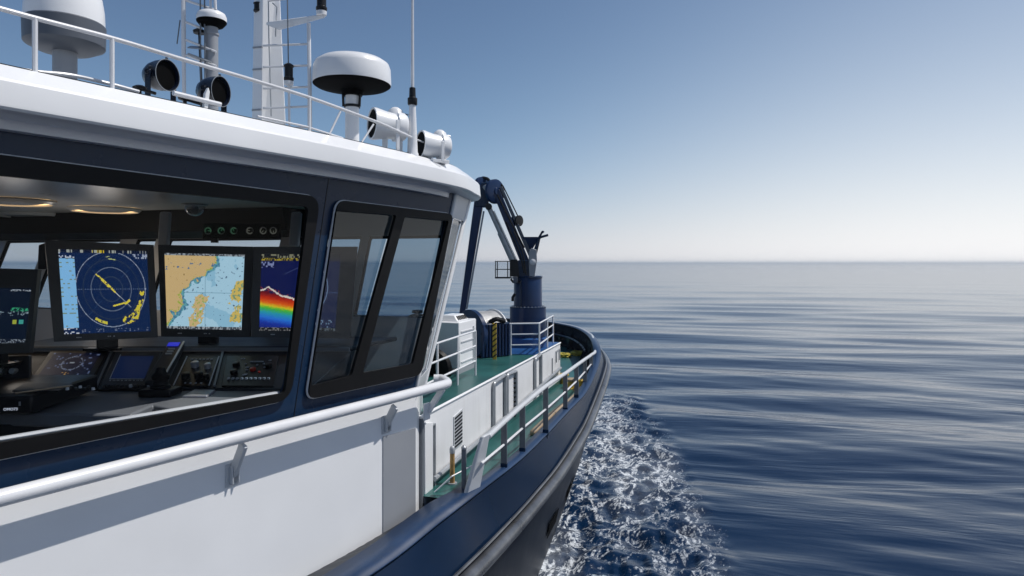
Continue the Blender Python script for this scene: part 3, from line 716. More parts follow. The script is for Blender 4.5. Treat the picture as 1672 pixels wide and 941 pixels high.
# ================================================================== CRANE
Y = 8.9; k = Y / F
cb = yp(862, 550, Y)
cr = thing('deck_crane', V((cb.x, cb.y, ZU)), 'navy blue knuckle boom crane on the foredeck, its jib folded down', 'crane')
mb = MB(); mb.lathe(V((cb.x, cb.y, ZU + .008)), UP, [(33 * k, 0), (33 * k, .11), (30 * k, .125)], 48); mb.build('plinth', M['bluedeck'], cr)
mb = MB(); z0 = yp(0, 552, Y).z; mb.lathe(V((cb.x, cb.y, z0)), UP, [(29.5 * k, 0), (29.5 * k, 50 * k), (28.5 * k, 51 * k), (23.5 * k, 51.5 * k)], 48, bevel if False else True, True); mb.build('base_column', M['blue'], cr)
mb = MB(); z1 = yp(0, 502, Y).z; mb.lathe(V((cb.x, cb.y, z1)), UP, [(23 * k, 0), (23 * k, 50 * k), (22 * k, 51.5 * k), (2 * k, 51.5 * k)], 48); mb.bar(V((cb.x - 3 * k, cb.y - 23 * k, z1)), V((cb.x - 3 * k, cb.y - 23 * k, z1 + 50 * k)), .03, .012, V((0, 1, 0))); mb.build('column', M['blue'], cr)
mb = MB(); mb.lathe(V((cb.x, cb.y, z1 - .6 * k)), UP, [(29.8 * k, 0), (29.8 * k, 1.6 * k)], 48); mb.lathe(V((cb.x, cb.y, z1 + 48 * k)), UP, [(24 * k, 0), (24 * k, 2.5 * k)], 48); mb.build('flange', M['navy'], cr)
def pris(pts_, Yp, th): m_ = MB(); m_.prism([yp(a, b, Yp - th / 2) for a, b in pts_], (0, th, 0)); return m_
pris([(842, 463), (839, 440), (846, 425), (864, 425), (866, 462)], Y, .30).build('slew_head', M['navy'], cr, bevel=.01)
pris([(864, 455), (863, 412), (868, 405), (876, 408), (877, 425), (873, 452)], Y - .16, .03).build('cheek_plate', M['grey'], cr, bevel=.006)
pris([(864, 455), (863, 412), (868, 405), (876, 408), (877, 425), (873, 452)], Y + .14, .03).build('cheek_plate', M['blue'], cr, bevel=.006)
mb = MB(); mb.lathe(yp(870, 428, Y - .19), (0, -1, 0), [(5 * k, 0), (5 * k, .02), (2 * k, .035)], 16); mb.build('pin', M['lgrey'], cr)
# boom
def beam(a, b, wa_, wb_, Yp, ta, tb):
    A_, B_ = yp(*a, Yp), yp(*b, Yp); d = (B_ - A_).normalized(); n = V((d.z, 0, -d.x)); y = V((0, 1, 0)); m_ = MB()
    m_.hexa([A_ + n * wa_ - y * ta, A_ - n * wa_ - y * ta, A_ - n * wa_ + y * ta, A_ + n * wa_ + y * ta], [B_ + n * wb_ - y * tb, B_ - n * wb_ - y * tb, B_ - n * wb_ + y * tb, B_ + n * wb_ + y * tb]); return m_
bo = beam((862, 440), (810, 312), .058, .05, Y, .10, .085).build('boom', M['blue'], cr, bevel=.008)
m_ = beam((867, 420), (818, 306), .022, .02, Y - .02, .07, .06); m_.build('boom_side_sheen', M['sgrey'], bo, bevel=.004)  # boom's reflecting side face, its sheen put in as a lighter grey bar
mb = MB(); mb.tube([yp(822, 305, Y), yp(845, 352, Y)], .009, 6); mb.tube([yp(856, 405, Y - .12), yp(812, 318, Y - .12)], .012, 6); mb.build('hose', M['black'], bo)
mb = MB(); mb.lathe(yp(843, 361, Y - .02), (.75, -.66, 0), [(8 * k, -.05), (8 * k, .03), (5 * k, .035), (9 * k, .04), (9 * k, .06), (3 * k, .065)], 24); mb.build('boom_winch', M['black'], bo)
mb = MB(); mb.tube([yp(843, 438, Y - .1), yp(817, 380, Y - .1)], 5.4 * k, 14); mb.tube([yp(818, 382, Y - .1), yp(798, 338, Y - .1)], 4.2 * k, 14); hc = mb.build('hydraulic_cylinder', M['gtube'], cr)
mb = MB(); mb.tube([yp(848, 436, Y - .13), yp(806, 345, Y - .13)], 1.5 * k, 8); mb.build('piston_pipe', M['steel'], hc)
mb = MB(); mb.lathe(yp(798, 338, Y - .1), (0, 1, 0), [(5.5 * k, -.06), (5.5 * k, .06)], 14); mb.build('cylinder_eye', M['black'], hc)
mb = MB(); mb.tube(rpath([yp(856, 446, Y - .17), yp(850, 415, Y - .16), yp(836, 385, Y - .13), yp(826, 362, Y - .12)], .1), .010, 6); mb.tube(rpath([yp(859, 448, Y - .17), yp(854, 412, Y - .17), yp(839, 378, Y - .13)], .1), .009, 6); mb.build('hose', M['black'], cr)
mb = MB(); mb.tube([V((cb.x - 12 * k, cb.y - 21 * k, z1 + 2 * k)), V((cb.x - 12 * k, cb.y - 21 * k, z1 + 46 * k))], .012, 8); mb.build('pipe', M['navy'], cr)
mb = MB()
for i in range(28):
    a_ = 2 * math.pi * i / 28; mb.lathe(V((cb.x + 26.5 * k * math.cos(a_), cb.y + 26.5 * k * math.sin(a_), z1 + .9 * k)), UP, [(1.1 * k, 0), (1.1 * k, 1.6 * k)], 6)
mb.build('flange_bolts', M['steel'], cr)
pris([(838, 452), (845, 452), (845, 462), (838, 462)], Y - .2, .05).build('junction_box', M['sgrey'], cr, bevel=.004)
# knuckle: two cheek discs and a pin
axk = V((.72, -.69, 0)); 
mb = MB(); mb.lathe(yp(808, 313, Y - .05), axk, [(18 * k, -.035), (20 * k, -.02), (20 * k, .02), (17 * k, .03), (6 * k, .032), (5 * k, .05)], 36); mb.build('sheave', M['blue'], cr)
mb = MB(); mb.lathe(yp(787, 306, Y + .02), axk, [(14 * k, -.03), (17 * k, -.02), (17 * k, .03), (12 * k, .04)], 32); mb.build('sheave', M['blue'], cr)
mb = MB(); mb.tube([yp(786, 305, Y + .03), yp(808, 311, Y - .05)], 8 * k, 18); mb.build('pin', M['gtube'], cr)
mb = MB(); mb.tube(rpath([yp(778, 300, Y), yp(787, 290, Y), yp(797, 292, Y), yp(801, 300, Y)], .03), .02, 8); mb.tube(rpath([yp(814, 308, Y), yp(818, 301, Y), yp(822, 306, Y), yp(820, 316, Y)], .02), .015, 8); mb.build('hose', M['black'], cr)
pris([(776, 300), (797, 297), (800, 318), (796, 338), (775, 338)], Y + .03, .16).build('knuckle', M['navy'], cr, bevel=.012)
jb = beam((784, 318), (753.5, 520), .062, .035, Y + .03, .07, .04).build('jib', M['blue'], cr, bevel=.008)
mb = MB(); mb.tube([yp(790, 345, Y - .06), yp(762, 505, Y - .02)], .012, 8); mb.build('jib_pipe', M['grey'], jb)
# hopper bracket and hooks
mb = MB(); mb.hexa([yp(863, 408, Y - .04), yp(869, 408, Y - .04), yp(869, 408, Y + .06), yp(863, 408, Y + .06)], [yp(853, 387, Y - .1), yp(881, 387, Y - .1), yp(881, 387, Y + .12), yp(853, 387, Y + .12)]); mb.build('hook_cradle', M['blue'], cr, bevel=.004)
mb = MB(); mb.tube(rpath([yp(872, 412, Y - .1), yp(879, 390, Y - .1), yp(886, 378, Y - .1), yp(888, 380, Y - .1)], .02), .014, 8); mb.tube(rpath([yp(874, 418, Y - .06), yp(881, 388, Y - .06), yp(895, 384, Y - .06)], .02), .016, 8); mb.build('hook_arm', M['navy'], cr)
# operator cage
cg = MB(); q = [(809, 427), (809, 453), (833, 453), (833, 427)]
for Yq in (Y - .22, Y + .02):
    cg.tube([yp(a, b, Yq) for a, b in q], 1.1 * k, 6, closed=True); cg.tube([yp(809, 440, Yq), yp(833, 440, Yq)], .8 * k, 6); cg.tube([yp(812, 427, Yq), yp(812, 453, Yq)], .8 * k, 6); cg.tube([yp(829, 427, Yq), yp(829, 453, Yq)], .8 * k, 6)
for a, b in q: cg.tube([yp(a, b, Y - .22), yp(a, b, Y + .02)], 1.0 * k, 6)
cg.prism([yp(808, 453, Y - .22), yp(846, 453, Y - .22), yp(846, 453, Y + .03), yp(808, 453, Y + .03)], UP * -.016); cg.build('platform', M['black'], cr)
pris([(833, 424), (845, 424), (848, 452), (833, 452)], Y - .1, .14).build('control_box', M['black'], cr, bevel=.006)
mb = MB(); mb.tube([yp(837, 492, Y - .2), yp(837, 486, Y - .2), yp(841, 480, Y - .2)], 2.2 * k, 6); mb.build('valve', M['black'], cr); mb = MB(); mb.tube([yp(834, 456, Y - .15), yp(838, 461, Y - .15), yp(850, 461, Y - .18)], 2 * k, 6); mb.build('valve', M['black'], cr)

# ================================================================== WINCH, CABINET, POSTS
ax = V((.75, .66, 0)).normalized(); c1 = yp(770, 546, 7.95); 
wn = thing('winch', V((c1.x, c1.y, ZU)), 'navy winch with a drum of silver rope on the upper deck', 'winch')
rF = .292
mb = MB(); mb.lathe(c1, ax, [(.05, -.03), (rF * .7, -.028), (rF * .72, -.04), (rF, -.04), (rF, .015), (.2, .02)], 56); mb.build('drum_flange', M['blue'], wn)
prof = [(.15, 0.0)]
nt_ = 15
for i in range(nt_):
    h0 = .015 + i * .0205
    for j in range(4): prof.append((.255 + .010 * math.sin(math.pi * (j + .5) / 4), h0 + .0205 * j / 4))
prof.append((.15, .33))
mb = MB(); mb.lathe(c1, ax, prof, 56); mb.build('rope_drum', M['rope'], wn, smooth=60)
mb = MB(); mb.lathe(c1 + ax * .33, ax, [(.1, 0), (rF * .97, 0), (rF * .97, .012), (.1, .02)], 56); mb.build('drum_flange', M['white'], wn)
fr_ = V((ax.y, -ax.x, 0))
mb = MB(); q = c1 + fr_ * .27
b0_, b1_ = yp(786, 0, 7.72), yp(833, 0, 7.95)
for nm in (1,):
    p0 = V((b0_.x, b0_.y, ZU)); p1 = V((b1_.x, b1_.y, ZU)); back = V((-.05, .25, 0))
    mb.hexa([p0, p1, p1 + back, p0 + back], [p + UP * .405 for p in (p0, p1, p1 + back, p0 + back)])
cas = mb.build('casing', M['navy'], wn, bevel=.02)
mb = MB()
for i in range(9):
    p = lerp(p0, p1, (i + .5) / 9) + V((.003, -.008, 0)); mb.tube([p + UP * .02, p + UP * .39], .012, 8)
mb.build('casing_ribs', M['blue'], cas)
mb = MB(); pm_ = lerp(p0, p1, .5); mb.tube(rpath([lerp(p0, p1, .3) + UP * .41 + back * .2, pm_ + UP * .455, lerp(p0, p1, .8) + UP * .42], .05), .028, 8); mb.build('hose_bundle', M['black'], wn)
mb = MB(); mb.box(c1 - UP * .2 + ax * .16, ax * .22, fr_ * .06, UP * .09); mb.build('cradle', M['navy'], wn)
# cabinet
n0 = zp(750, 613, ZU); fwd = A * .50; prt = -B * .42; hC = .52
cbn = thing('deck_cabinet', n0, 'white steel deck cabinet with slatted front in front of the winch', 'cabinet')
mb = MB(); mb.hexa([n0 + UP * .06, n0 + fwd + UP * .06, n0 + fwd + prt + UP * .06, n0 + prt + UP * .06], [p + UP * hC for p in (n0, n0 + fwd, n0 + fwd + prt, n0 + prt)]); mb.build('body', M['white'], cbn, bevel=.012)
mb = MB(); i_ = B * .01; mb.hexa([n0 - i_, n0 + fwd - i_, n0 + fwd + prt, n0 + prt], [p + UP * .06 for p in (n0 - i_, n0 + fwd - i_, n0 + fwd + prt, n0 + prt)]); mb.build('plinth', M['grey'], cbn)
mb = MB()
for kz in (.12, .22, .32, .42): mb.bar(n0 + A * .04 + UP * kz + B * .004, n0 + A * .44 + UP * (kz) + B * .004, .012, .008, B)
mb.bar(n0 + A * .40 + UP * .1 + B * .006, n0 + A * .40 + UP * .45 + B * .006, .02, .012, B); mb.build('door_ribs', M['lgrey'], cbn)
mb = MB(); tt = n0 + UP * (hC + .03) + A * .22 - B * .12
mb.hexa([tt + A * -.16 + B * .08 - UP * .03, tt + A * .16 + B * .08 - UP * .03, tt + A * .16 - B * .12 - UP * .03, tt + A * -.16 - B * .12 - UP * .03], [tt + A * -.13 + B * .03 + UP * .03, tt + A * .13 + B * .03 + UP * .03, tt + A * .13 - B * .1 + UP * .03, tt + A * -.13 - B * .1 + UP * .03]); hd = mb.build('vent_cowl', M['white'], cbn, bevel=.006)
mb = MB()
for i in range(6): mb.bar(tt + A * (-.11 + i * .043) + B * .074 - UP * .018, tt + A * (-.10 + i * .043) + B * .045 + UP * .018, .014, .012, B)
mb.build('cowl_slots', M['black'], hd)
# lower housing to port with a dark round opening
hb = n0 + prt + A * .1; 
wh_ = thing('machinery_housing', hb, 'low white rounded machinery housing with a black hose reel mouth, behind the deck railing', 'machinery')
mb = MB(); mb.hexa([hb + UP * .01, hb + A * .6 + UP * .01, hb + A * .6 - B * .75 + UP * .01, hb - B * .75 + UP * .01], [p + UP * .50 for p in (hb, hb + A * .6, hb + A * .6 - B * .75, hb - B * .75)]); mb.build('body', M['white'], wh_, bevel=.07, seg=4)
mb = MB(); mb.lathe(yp(708, 602, 6.60), -A, [(.10, 0), (.19, .01), (.21, .04), (.19, .08), (.12, .1), (.11, .02)], 36); mb.build('hose_reel', M['rubber'], wh_)
mb = MB(); mb.tube(rpath([hb + A * .15 - B * .3 + UP * .51, hb + A * .2 - B * .2 + UP * .56, hb + A * .35 - B * .1 + UP * .54, hb + A * .5 - B * .02 + UP * .56], .05), .015, 8); mb.build('hose', M['black'], wh_)
mb = MB(); mb.lathe(hb + A * .5 - B * .3 + UP * .50, UP, [(.03, 0), (.03, .05), (.06, .055), (.06, .085), (.02, .09)], 16); mb.build('cap', M['black'], wh_)

def spost(x, y0, y1, zf, w, label, mats, stripes=8, group=None, name='striped_post'):
    f_ = zp(x, y1, zf); Yp = f_.y; h = (y1 - y0) / F * Yp; kk = Yp / F
    t = thing(name, f_, label, 'post', group)
    for i in range(1):
        mb = MB(); mb.bar(f_, f_ + UP * h, w * kk, w * .6 * kk, V((0, 1, 0))); mb.build('bar', mats[0], t, bevel=.004)
        mb = MB()
        for j in range(stripes):
            z = h * (j + .35) / stripes; mb.prism([f_ + V((-w * kk * .5, -w * .31 * kk, z)), f_ + V((w * kk * .5, -w * .31 * kk, z + h * .09)), f_ + V((w * kk * .5, -w * .31 * kk, z + h * .13)), f_ + V((-w * kk * .5, -w * .31 * kk, z + h * .045))], (0, -.003, 0))
        if stripes: mb.build('stripe', mats[1], t, smooth=0)
    return t
G_ = 'yellow and black posts by the winch'
spost(807.5, 528, 588, ZU, 6.5, 'wide yellow and black striped post in front of the winch', (M['yellow'], M['black']), 7, G_)
spost(825, 530, 576, ZU, 4, 'narrow yellow post at the right end of the winch', (M['yellow'], M['black']), 5, G_)
# rusty post and grey post in the side passage
f_ = zp(738.5, 790, ZD); kk = f_.y / F
rp_ = thing('mooring_post', f_, 'rusty yellow mooring post with a grey round head in the side passage', 'post')
mb = MB(); mb.tube([f_, f_ + UP * 50 * kk], 4 * kk, 14); mb.build('shaft', M['rust'], rp_)
mb = MB(); mb.lathe(f_ + UP * 50 * kk, UP, [(4.6 * kk, 0), (4.6 * kk, 7 * kk), (3 * kk, 11 * kk), (.002, 12 * kk)], 18); mb.lathe(f_, UP, [(8 * kk, 0), (8 * kk, 2 * kk)], 18); mb.build('head', M['gtube'], rp_, smooth=50)
f_ = zp(757.5, 806, ZD + .01); kk = f_.y / F
gp = thing('rail_post', f_, 'plain dark grey stanchion with a rounded top beside the slanted rail end', 'post')
mb = MB(); mb.bar(f_, f_ + UP * 74 * kk, 8 * kk, 5 * kk, V((0, 1, 0))); mb.build('shaft', M['post'], gp, bevel=.004)
mb = MB(); mb.lathe(f_ + UP * 74 * kk, UP, [(4.6 * kk, -1 * kk), (4.6 * kk, 2 * kk), (2 * kk, 5 * kk)], 14); mb.build('cap', M['gtube'], gp)
f0, f1_ = zp(712, 800, ZD + .18), zp(775, 768, ZD + .14)
mb = MB(); mb.tube([hp(705, 808, TD + .05), zp(738, 778, -1.55), zp(778, 757, -1.5)], .006, 6); tag(mb.build('wire_rope', M['tube'], None, loc=zp(738, 778, -1.55)), 'thin pale wire stretched low across the side passage past the rusty post', 'wire')
# bollards at the bow
for (x, y, rr2, lab) in ((921, 612, 13, 'yellow capped mooring bollard nearest the deckhouse end'), (933, 620, 15, 'cream capped mooring bollard, middle of the three by the bow'), (950, 622, 12, 'yellow capped mooring bollard nearest the bulwark railing')):
    f_ = zp(x, y + 14, ZD); kk = f_.y / F * .62
    t = thing('bollard', f_, lab, 'bollard', 'mooring bollards at the bow')
    mb = MB(); mb.lathe(f_, UP, [(rr2 * .95 * kk, 0), (rr2 * .7 * kk, 2 * kk), (rr2 * .6 * kk, 18 * kk), (rr2 * .7 * kk, 20 * kk)], 24); mb.build('shaft', M['yellow'], t)
    mb = MB(); mb.lathe(f_ + UP * 19 * kk, UP, [(rr2 * .8 * kk, 0), (rr2 * kk, 1 * kk), (rr2 * kk, 5 * kk), (rr2 * .8 * kk, 7 * kk), (.002, 7.5 * kk)], 28); mb.build('cap', M['yellow'] if rr2 != 15 else M['tan'], t)
def ropecoil(cx, cy, cz, r, lab):
    mb = MB(); pts_ = []
    for i in range(150):
        a = i / 150 * 2 * math.pi * 6; q = r * (.45 + .55 * (i % 50) / 50) * (1 + .1 * math.sin(i * 1.7)); pts_.append(V((cx + q * math.cos(a), cy + q * math.sin(a) * 1.1, cz + .012 + .02 * (i // 50) + .006 * math.sin(i))))
    mb.tube(pts_, .012, 6); tag(mb.build('mooring_rope', M['yrope'], None, loc=V((cx, cy, cz))), lab, 'rope', 'yellow ropes lying at the bow')
p = zp(921, 582, ZD + .01); ropecoil(p.x, p.y, ZD, .12, 'yellow rope heap on the bow deck nearest the deckhouse')
p = zp(938, 580, ZD + .01); ropecoil(p.x + .08, p.y + .1, ZD, .15, 'yellow rope heap on the bow deck closest to the dark bulwark')
# tan timber along the inside of the cap
q = [p for p in inset(gun, .14) if 6.2 < st(p)[0] < 9.6 and st(p)[1] > T0]
mb = MB(); mb.grid([[V((p.x, p.y, ZD + .05)) for p in q], [V((p.x, p.y, ZD + .05)) - B * .05 for p in q]])
tag(mb.build('timber_batten', M['tan'], None, loc=V(q[0]), solid=(.045, -1)), 'long tan timber batten lying along the inside of the bulwark', 'timber')

# ================================================================== WHEELHOUSE INTERIOR
def raster(mb, quad, nu, nv, fn):
    TL, TR, BR_, BL = quad; vs = []
    for j in range(nv + 1):
        a, b = lerp(TL, BL, j / nv), lerp(TR, BR_, j / nv)
        for i in range(nu + 1): vs.append(lerp(a, b, i / nu))
    fs = []; mb.col = []
    for j in range(nv):
        for i in range(nu):
            fs.append([j * (nu + 1) + i, (j + 1) * (nu + 1) + i, (j + 1) * (nu + 1) + i + 1, j * (nu + 1) + i + 1])
            mb.col.append(srgb(*fn((i + .5) / nu, (j + .5) / nv)))
    mb.add(vs, fs)
def nz(x, y, z=0): return mnoise.noise(V((x, y, z)))
def fb(x, y, z=0):
    return nz(x, y, z) + .5 * nz(2 * x, 2 * y, z + 5) + .25 * nz(4 * x, 4 * y, z + 9) + .13 * nz(8 * x, 8 * y, z + 13)
def hsh(a, b): return (math.sin(a * 127.1 + b * 311.7) * 43758.5453) % 1.0
def txt(u, v, nu, nv, dens=.55): return hsh(int(u * nu), int(v * nv)) < dens
def seg(u, v, a, b, w):
    px, py = b[0] - a[0], b[1] - a[1]; t = max(0, min(1, ((u - a[0]) * px + (v - a[1]) * py) / (px * px + py * py + 1e-9)))
    return math.hypot(u - a[0] - px * t, v - a[1] - py * t) < w
def scr_radar(u, v):
    base = (9, 34, 74)
    if v < .035: return (150, 155, 150) if (txt(u, v, 90, 1, .35) and not .3 < u < .36) else ((190, 170, 30) if .36 < u < .5 and txt(u, v, 70, 2) else (12, 24, 50))
    if u < .165:
        if v < .11: return (180, 190, 205) if (txt(u, v, 60, 60, .4) and int(v * 40) % 2) else base
        if v > .93: return (190, 195, 205) if (txt(u, v, 60, 60, .4) and int(v * 40) % 2) else base
        return (120, 140, 120) if (int(v * 60) % 3 == 0 and txt(u, v, 40, 60, .28)) else (126, 182, 226)
    x, y = (u - .56) / .40, (v - .475) / .455 
    r = math.hypot(x, y)
    th = math.atan2(y, x)
    # yellow echoes
    d = fb(u * 9, v * 9) * .012
    for a, b, w in (((.40, .30), (.47, .37), .009), ((.46, .36), (.53, .44), .015), ((.53, .43), (.60, .51), .010)):
        if seg(u + d, v + d, a, b, w) and fb(u * 40, v * 40) > -.35: return (214, 200, 70)
    if .86 < r + d * 6 < 1.0 - .05 * math.sin(th * 5) and .05 < th < 1.25 and fb(u * 14, v * 14, 3) + (.35 if .3 < th < .75 else -.05) > .0: return (205, 190, 60)
    if .88 < r < .95 and 1.75 < th < 2.15 and fb(u * 20, v * 20) > -.4: return (200, 190, 70)
    if r < 1 and fb(u * 22, v * 22, 51) > .92: return (176, 170, 90)
    if seg(u + d, v, (.58, .68), (.70, .645), .009) or seg(u, v + d, (.72, .65), (.76, .62), .014): return (210, 196, 66)
    if seg(u + d, v, (.55, .105), (.62, .115), .006) or seg(u, v + d, (.52, .085), (.56, .08), .004): return (170, 180, 120)
    if seg(u, v, (.60, .51), (.78, .70), .0035): return (170, 180, 190)
    for rr2, c_ in ((1.0, 150), (.58, 110), (.33, 60), (.8, 46)):
        if abs(r - rr2) < .0085: return (c_, c_ + 12, c_ + 30)
    if r < 1.05 and (abs(x) < .008 or abs(y) < .008) and int((u + v) * 80) % 2: return (110, 130, 160)
    if r < 1.0 and (abs(abs(x) - abs(y)) < .006) and r > .3: return (45, 70, 108)
    if v > .94: return (120, 130, 150) if (txt(u, v, 80, 50, .16) and int(v * 80) % 2 == 0) else base
    if u > .8 and .04 < v < .10: return (150, 160, 180) if txt(u, v, 70, 50, .35) else base
    return base
def scr_chart(u, v):
    if v < .03 or v > .965: return (60, 66, 74) if txt(u, v, 80, 60, .6) else (150, 158, 165)
    c_ = fb(u * 3.2, v * 3.2, 2) * .16 + fb(u * 12, v * 12, 4) * .04
    coast = .56 - .58 * v ** 1.05 + (.08 if v < .3 else 0) + c_          # mainland to the left
    isl = math.hypot((u - .42 + .35 * (v - .78)) * 1.9, (v - .78)) * 1.0 + fb(u * 6, v * 6, 7) * .2
    isl2 = math.hypot((u - .93 + .6 * (v - .5)) * 1.6, v - .5) + fb(u * 7, v * 7, 8) * .14
    isl3 = math.hypot((u - .92) * 1.2, (v - .82)) + fb(u * 9, v * 9, 6) * .12
    g = fb(u * 30, v * 30, 11)
    if u < coast:
        if u > coast - .035 and g > .1: return (150, 170, 70)
        if .12 < v < .22 and fb(u * 16, v * 16, 21) > .35: return (70, 110, 150)
        if g > .75: return (120, 100, 60)
        return (200, 172, 122)
    if u < coast + .05: return (96, 158, 168) if g > 0 else (70, 120, 150)
    if isl < .185 and fb(u * 14, v * 14, 31) > -.28: return (200, 174, 124) if g > -.25 else (150, 170, 90)
    if isl2 < .12 or isl3 < .1: return (205, 180, 96) if g > -.2 else (120, 150, 120)
    if abs(u - .51) < .003 or abs(v - .52) < .003: return (110, 150, 170)
    if g > .62: return (70, 95, 120)
    if fb(u * 3, v * 3, 41) > .25: return (140, 186, 210)
    return (165, 203, 222)
def scr_sonar(u, v):
    if v < .05: return (120, 120, 100) if txt(u, v, 60, 40, .4) and u < .6 else (20, 24, 30)
    if v < .085: return (150, 134, 40) if txt(u, v, 110, 60, .45) and u < .6 else (14, 20, 40)
    if v > .955: return (110, 110, 110) if txt(u, v, 70, 60, .45) else (20, 22, 26)
    sb = .47 + .27 * u + fb(u * 9, 1, 5) * .025 + nz(u * 60, v * 3) * .012
    if u > .66:                                                         # second half: side echo view with range arc
        r = math.hypot((u - .55) * 1.15, v - .45)
        if abs(r - .36) < .006: return (150, 165, 190)
        if abs(v - .5) < .004 and int(u * 60) % 2: return (90, 110, 150)
        if u < .70 and .6 < v < .85: return (200, 190, 60) if v < .7 else (70, 190, 120)
        if v > .86 and txt(u, v, 60, 46, .3): return (150, 165, 185)
        return (14, 30, 72)
    if v < .3 and seg(u, v, (.3, .26), (.62, .1), .004): return (60, 70, 110)
    if .10 < v < .18 and u < .2: return (120, 130, 170) if txt(u, v, 50, 40, .35) else (12, 20, 66)
    if abs(v - (sb - .06 * math.exp(-((u - .12) / .07) ** 2))) < .008 + .006 * hsh(int(u * 60), 3): return (210, 200, 190)
    if v < sb: 
        if v > sb - .05 and hsh(int(u * 70), int(v * 70)) < .12: return (150, 60, 60)
        return (14, 22, 72)
    q = (v - .49 - .16 * u) / .44 + nz(u * 40, v * 40) * .035
    stops = [(0, (96, 16, 30)), (.14, (176, 40, 20)), (.28, (214, 92, 24)), (.38, (206, 190, 40)), (.46, (70, 176, 60)), (.58, (40, 150, 170)), (.74, (40, 110, 210)), (.9, (26, 50, 150)), (1.2, (16, 24, 90))]
    q = max(0, min(1.15, q))
    for (a, ca), (b, cb_) in zip(stops, stops[1:]):
        if q <= b: t = (q - a) / (b - a); return tuple(int(lerp(x, y, t)) for x, y in zip(ca, cb_))
    return (16, 24, 90)
def scr_info(u, v):
    if .36 < v < .42 and u > .72: return (50, 150, 110) if txt(u, v, 60, 60, .45) else (10, 34, 44)
    if .58 < v < .66 and .76 < u < .83: return (150, 160, 60)
    if .58 < v < .66 and .86 < u < .94: return (60, 150, 140)
    if .02 < v < .06 and u > .7: return (150, 160, 170) if txt(u, v, 70, 60, .5) else (8, 18, 36)
    if v > .93: return (130, 140, 150) if txt(u, v, 60, 70, .3) else (8, 18, 36)
    if .42 < v < .5 and .5 < u: return (130, 150, 160) if txt(u, v, 60, 70, .18) else (8, 20, 38)
    if seg(u, v, (.3, .1), (.4, .9), .004): return (30, 50, 70)
    return (8, 20, 38)
def scr_small(u, v):
    r = math.hypot((u - .52) * 1.25, v - .42)
    if abs(r - .26) < .016 and hsh(int(math.atan2(v - .42, u - .52) * 12), 2) < .8: return (110, 120, 140)
    if abs(v - .4) < .02 and abs(u - .52) < .05: return (140, 150, 160)
    if .78 < v < .92 and .38 < u < .62: return (180, 140, 80) if txt(u, v, 34, 24, .35) else (10, 18, 44)
    if txt(u, v, 30, 22, .07): return (90, 105, 140)
    return (9, 16, 42)
def scr_blue(u, v): return (10, 28, 66)

def monitor(outer, screen, Ys, label, fn, nu=150, nv=140, foot=True, text=None):
    # Ys: depths of TL, TR, BR, BL
    o = [yp(*p, y) for p, y in zip(outer, Ys)]
    nrm = (o[1] - o[0]).cross(o[3] - o[0]).normalized()
    if nrm.y > 0: nrm = -nrm
    d0 = nrm.dot(o[0])
    onp = lambda p, off=0.0: (lambda d: d * ((d0 + off) / nrm.dot(d)))(yp(*p, 1.0))
    o = [onp(p) for p in outer]; sc = [onp(p) for p in screen]
    base = (o[2] + o[3]) / 2
    t = thing('monitor', base, label, 'monitor', 'monitors on the wheelhouse console')
    mb = MB(); ring_strip(mb, o, [p + nrm * -.004 for p in sc]); 
    bk = [lerp(p, sum(o, V()) / 4, .12) - nrm * .075 for p in o]; ring_strip(mb, o, [p - nrm * .03 for p in o]); ring_strip(mb, [p - nrm * .03 for p in o], bk); mb.quad(*bk)
    mb.build('housing', M['bezel'], t, smooth=0)
    mb = MB(); raster(mb, [p - nrm * .0045 for p in sc], nu, nv, fn); mb.build('screen', M['screen'], t, smooth=0, fix=False)
    mb = MB()
    for q in (.2, .5, .52, .56):
        p = lerp(lerp(o[3], o[2], q), lerp(sc[3], sc[2], q), .45) + nrm * .002; mb.box(p, (o[2] - o[3]).normalized() * (.014 if q == .2 else .004), nrm * .001, UP * .003)
    mb.build('bezel_marks', M['lgrey'], t, smooth=0)
    if foot:
        mb = MB(); c_ = base - nrm * .05; mb.bar(c_ + UP * .08, c_ - UP * .06, .12, .05, nrm); mb.box(c_ - UP * .055, V((.11, 0, 0)), V((0, .08, 0)), UP * .008); mb.build('foot', M['black'], t)
    return t
monitor([(73, 392), (251, 400), (258, 551), (88, 558)], [(95, 407), (240, 410), (246, 541), (105, 546)], [4.25, 4.6, 4.55, 4.2], 'radar monitor with yellow echoes on a dark blue screen', scr_radar)
monitor([(258, 400), (413, 403), (407, 551), (263, 550)], [(268, 413), (399, 416), (394, 539), (272, 537)], [4.62, 4.62, 4.56, 4.56], 'chart monitor showing tan land and pale blue sea', scr_chart)
monitor([(414, 403), (584, 403), (572, 553), (410, 551)], [(427, 415), (556, 416), (547, 541), (423, 540)], [4.62, 4.75, 4.69, 4.56], 'sonar monitor with a rainbow seabed echo, partly behind the window post', scr_sonar, 190, 140)
monitor([(-90, 436), (62, 440), (48, 576), (-90, 582)], [(-60, 470), (50, 471), (40, 560), (-60, 562)], [3.75, 3.75, 3.7, 3.7], 'dark monitor with small green readouts nearest the aft end of the console', scr_info, 110, 90)

con = thing('control_console', yp(260, 690, 4.0), 'dark grey wheelhouse control console with sloped panel and desk', 'console')
def strip3(pa, pb, m_, d=.02):
    m_.hexa([*pa, *[p - UP * d for p in reversed(pb)]] if False else [pa[0], pa[1], pb[1], pb[0]], [p - UP * d for p in (pa[0], pa[1], pb[1], pb[0])])
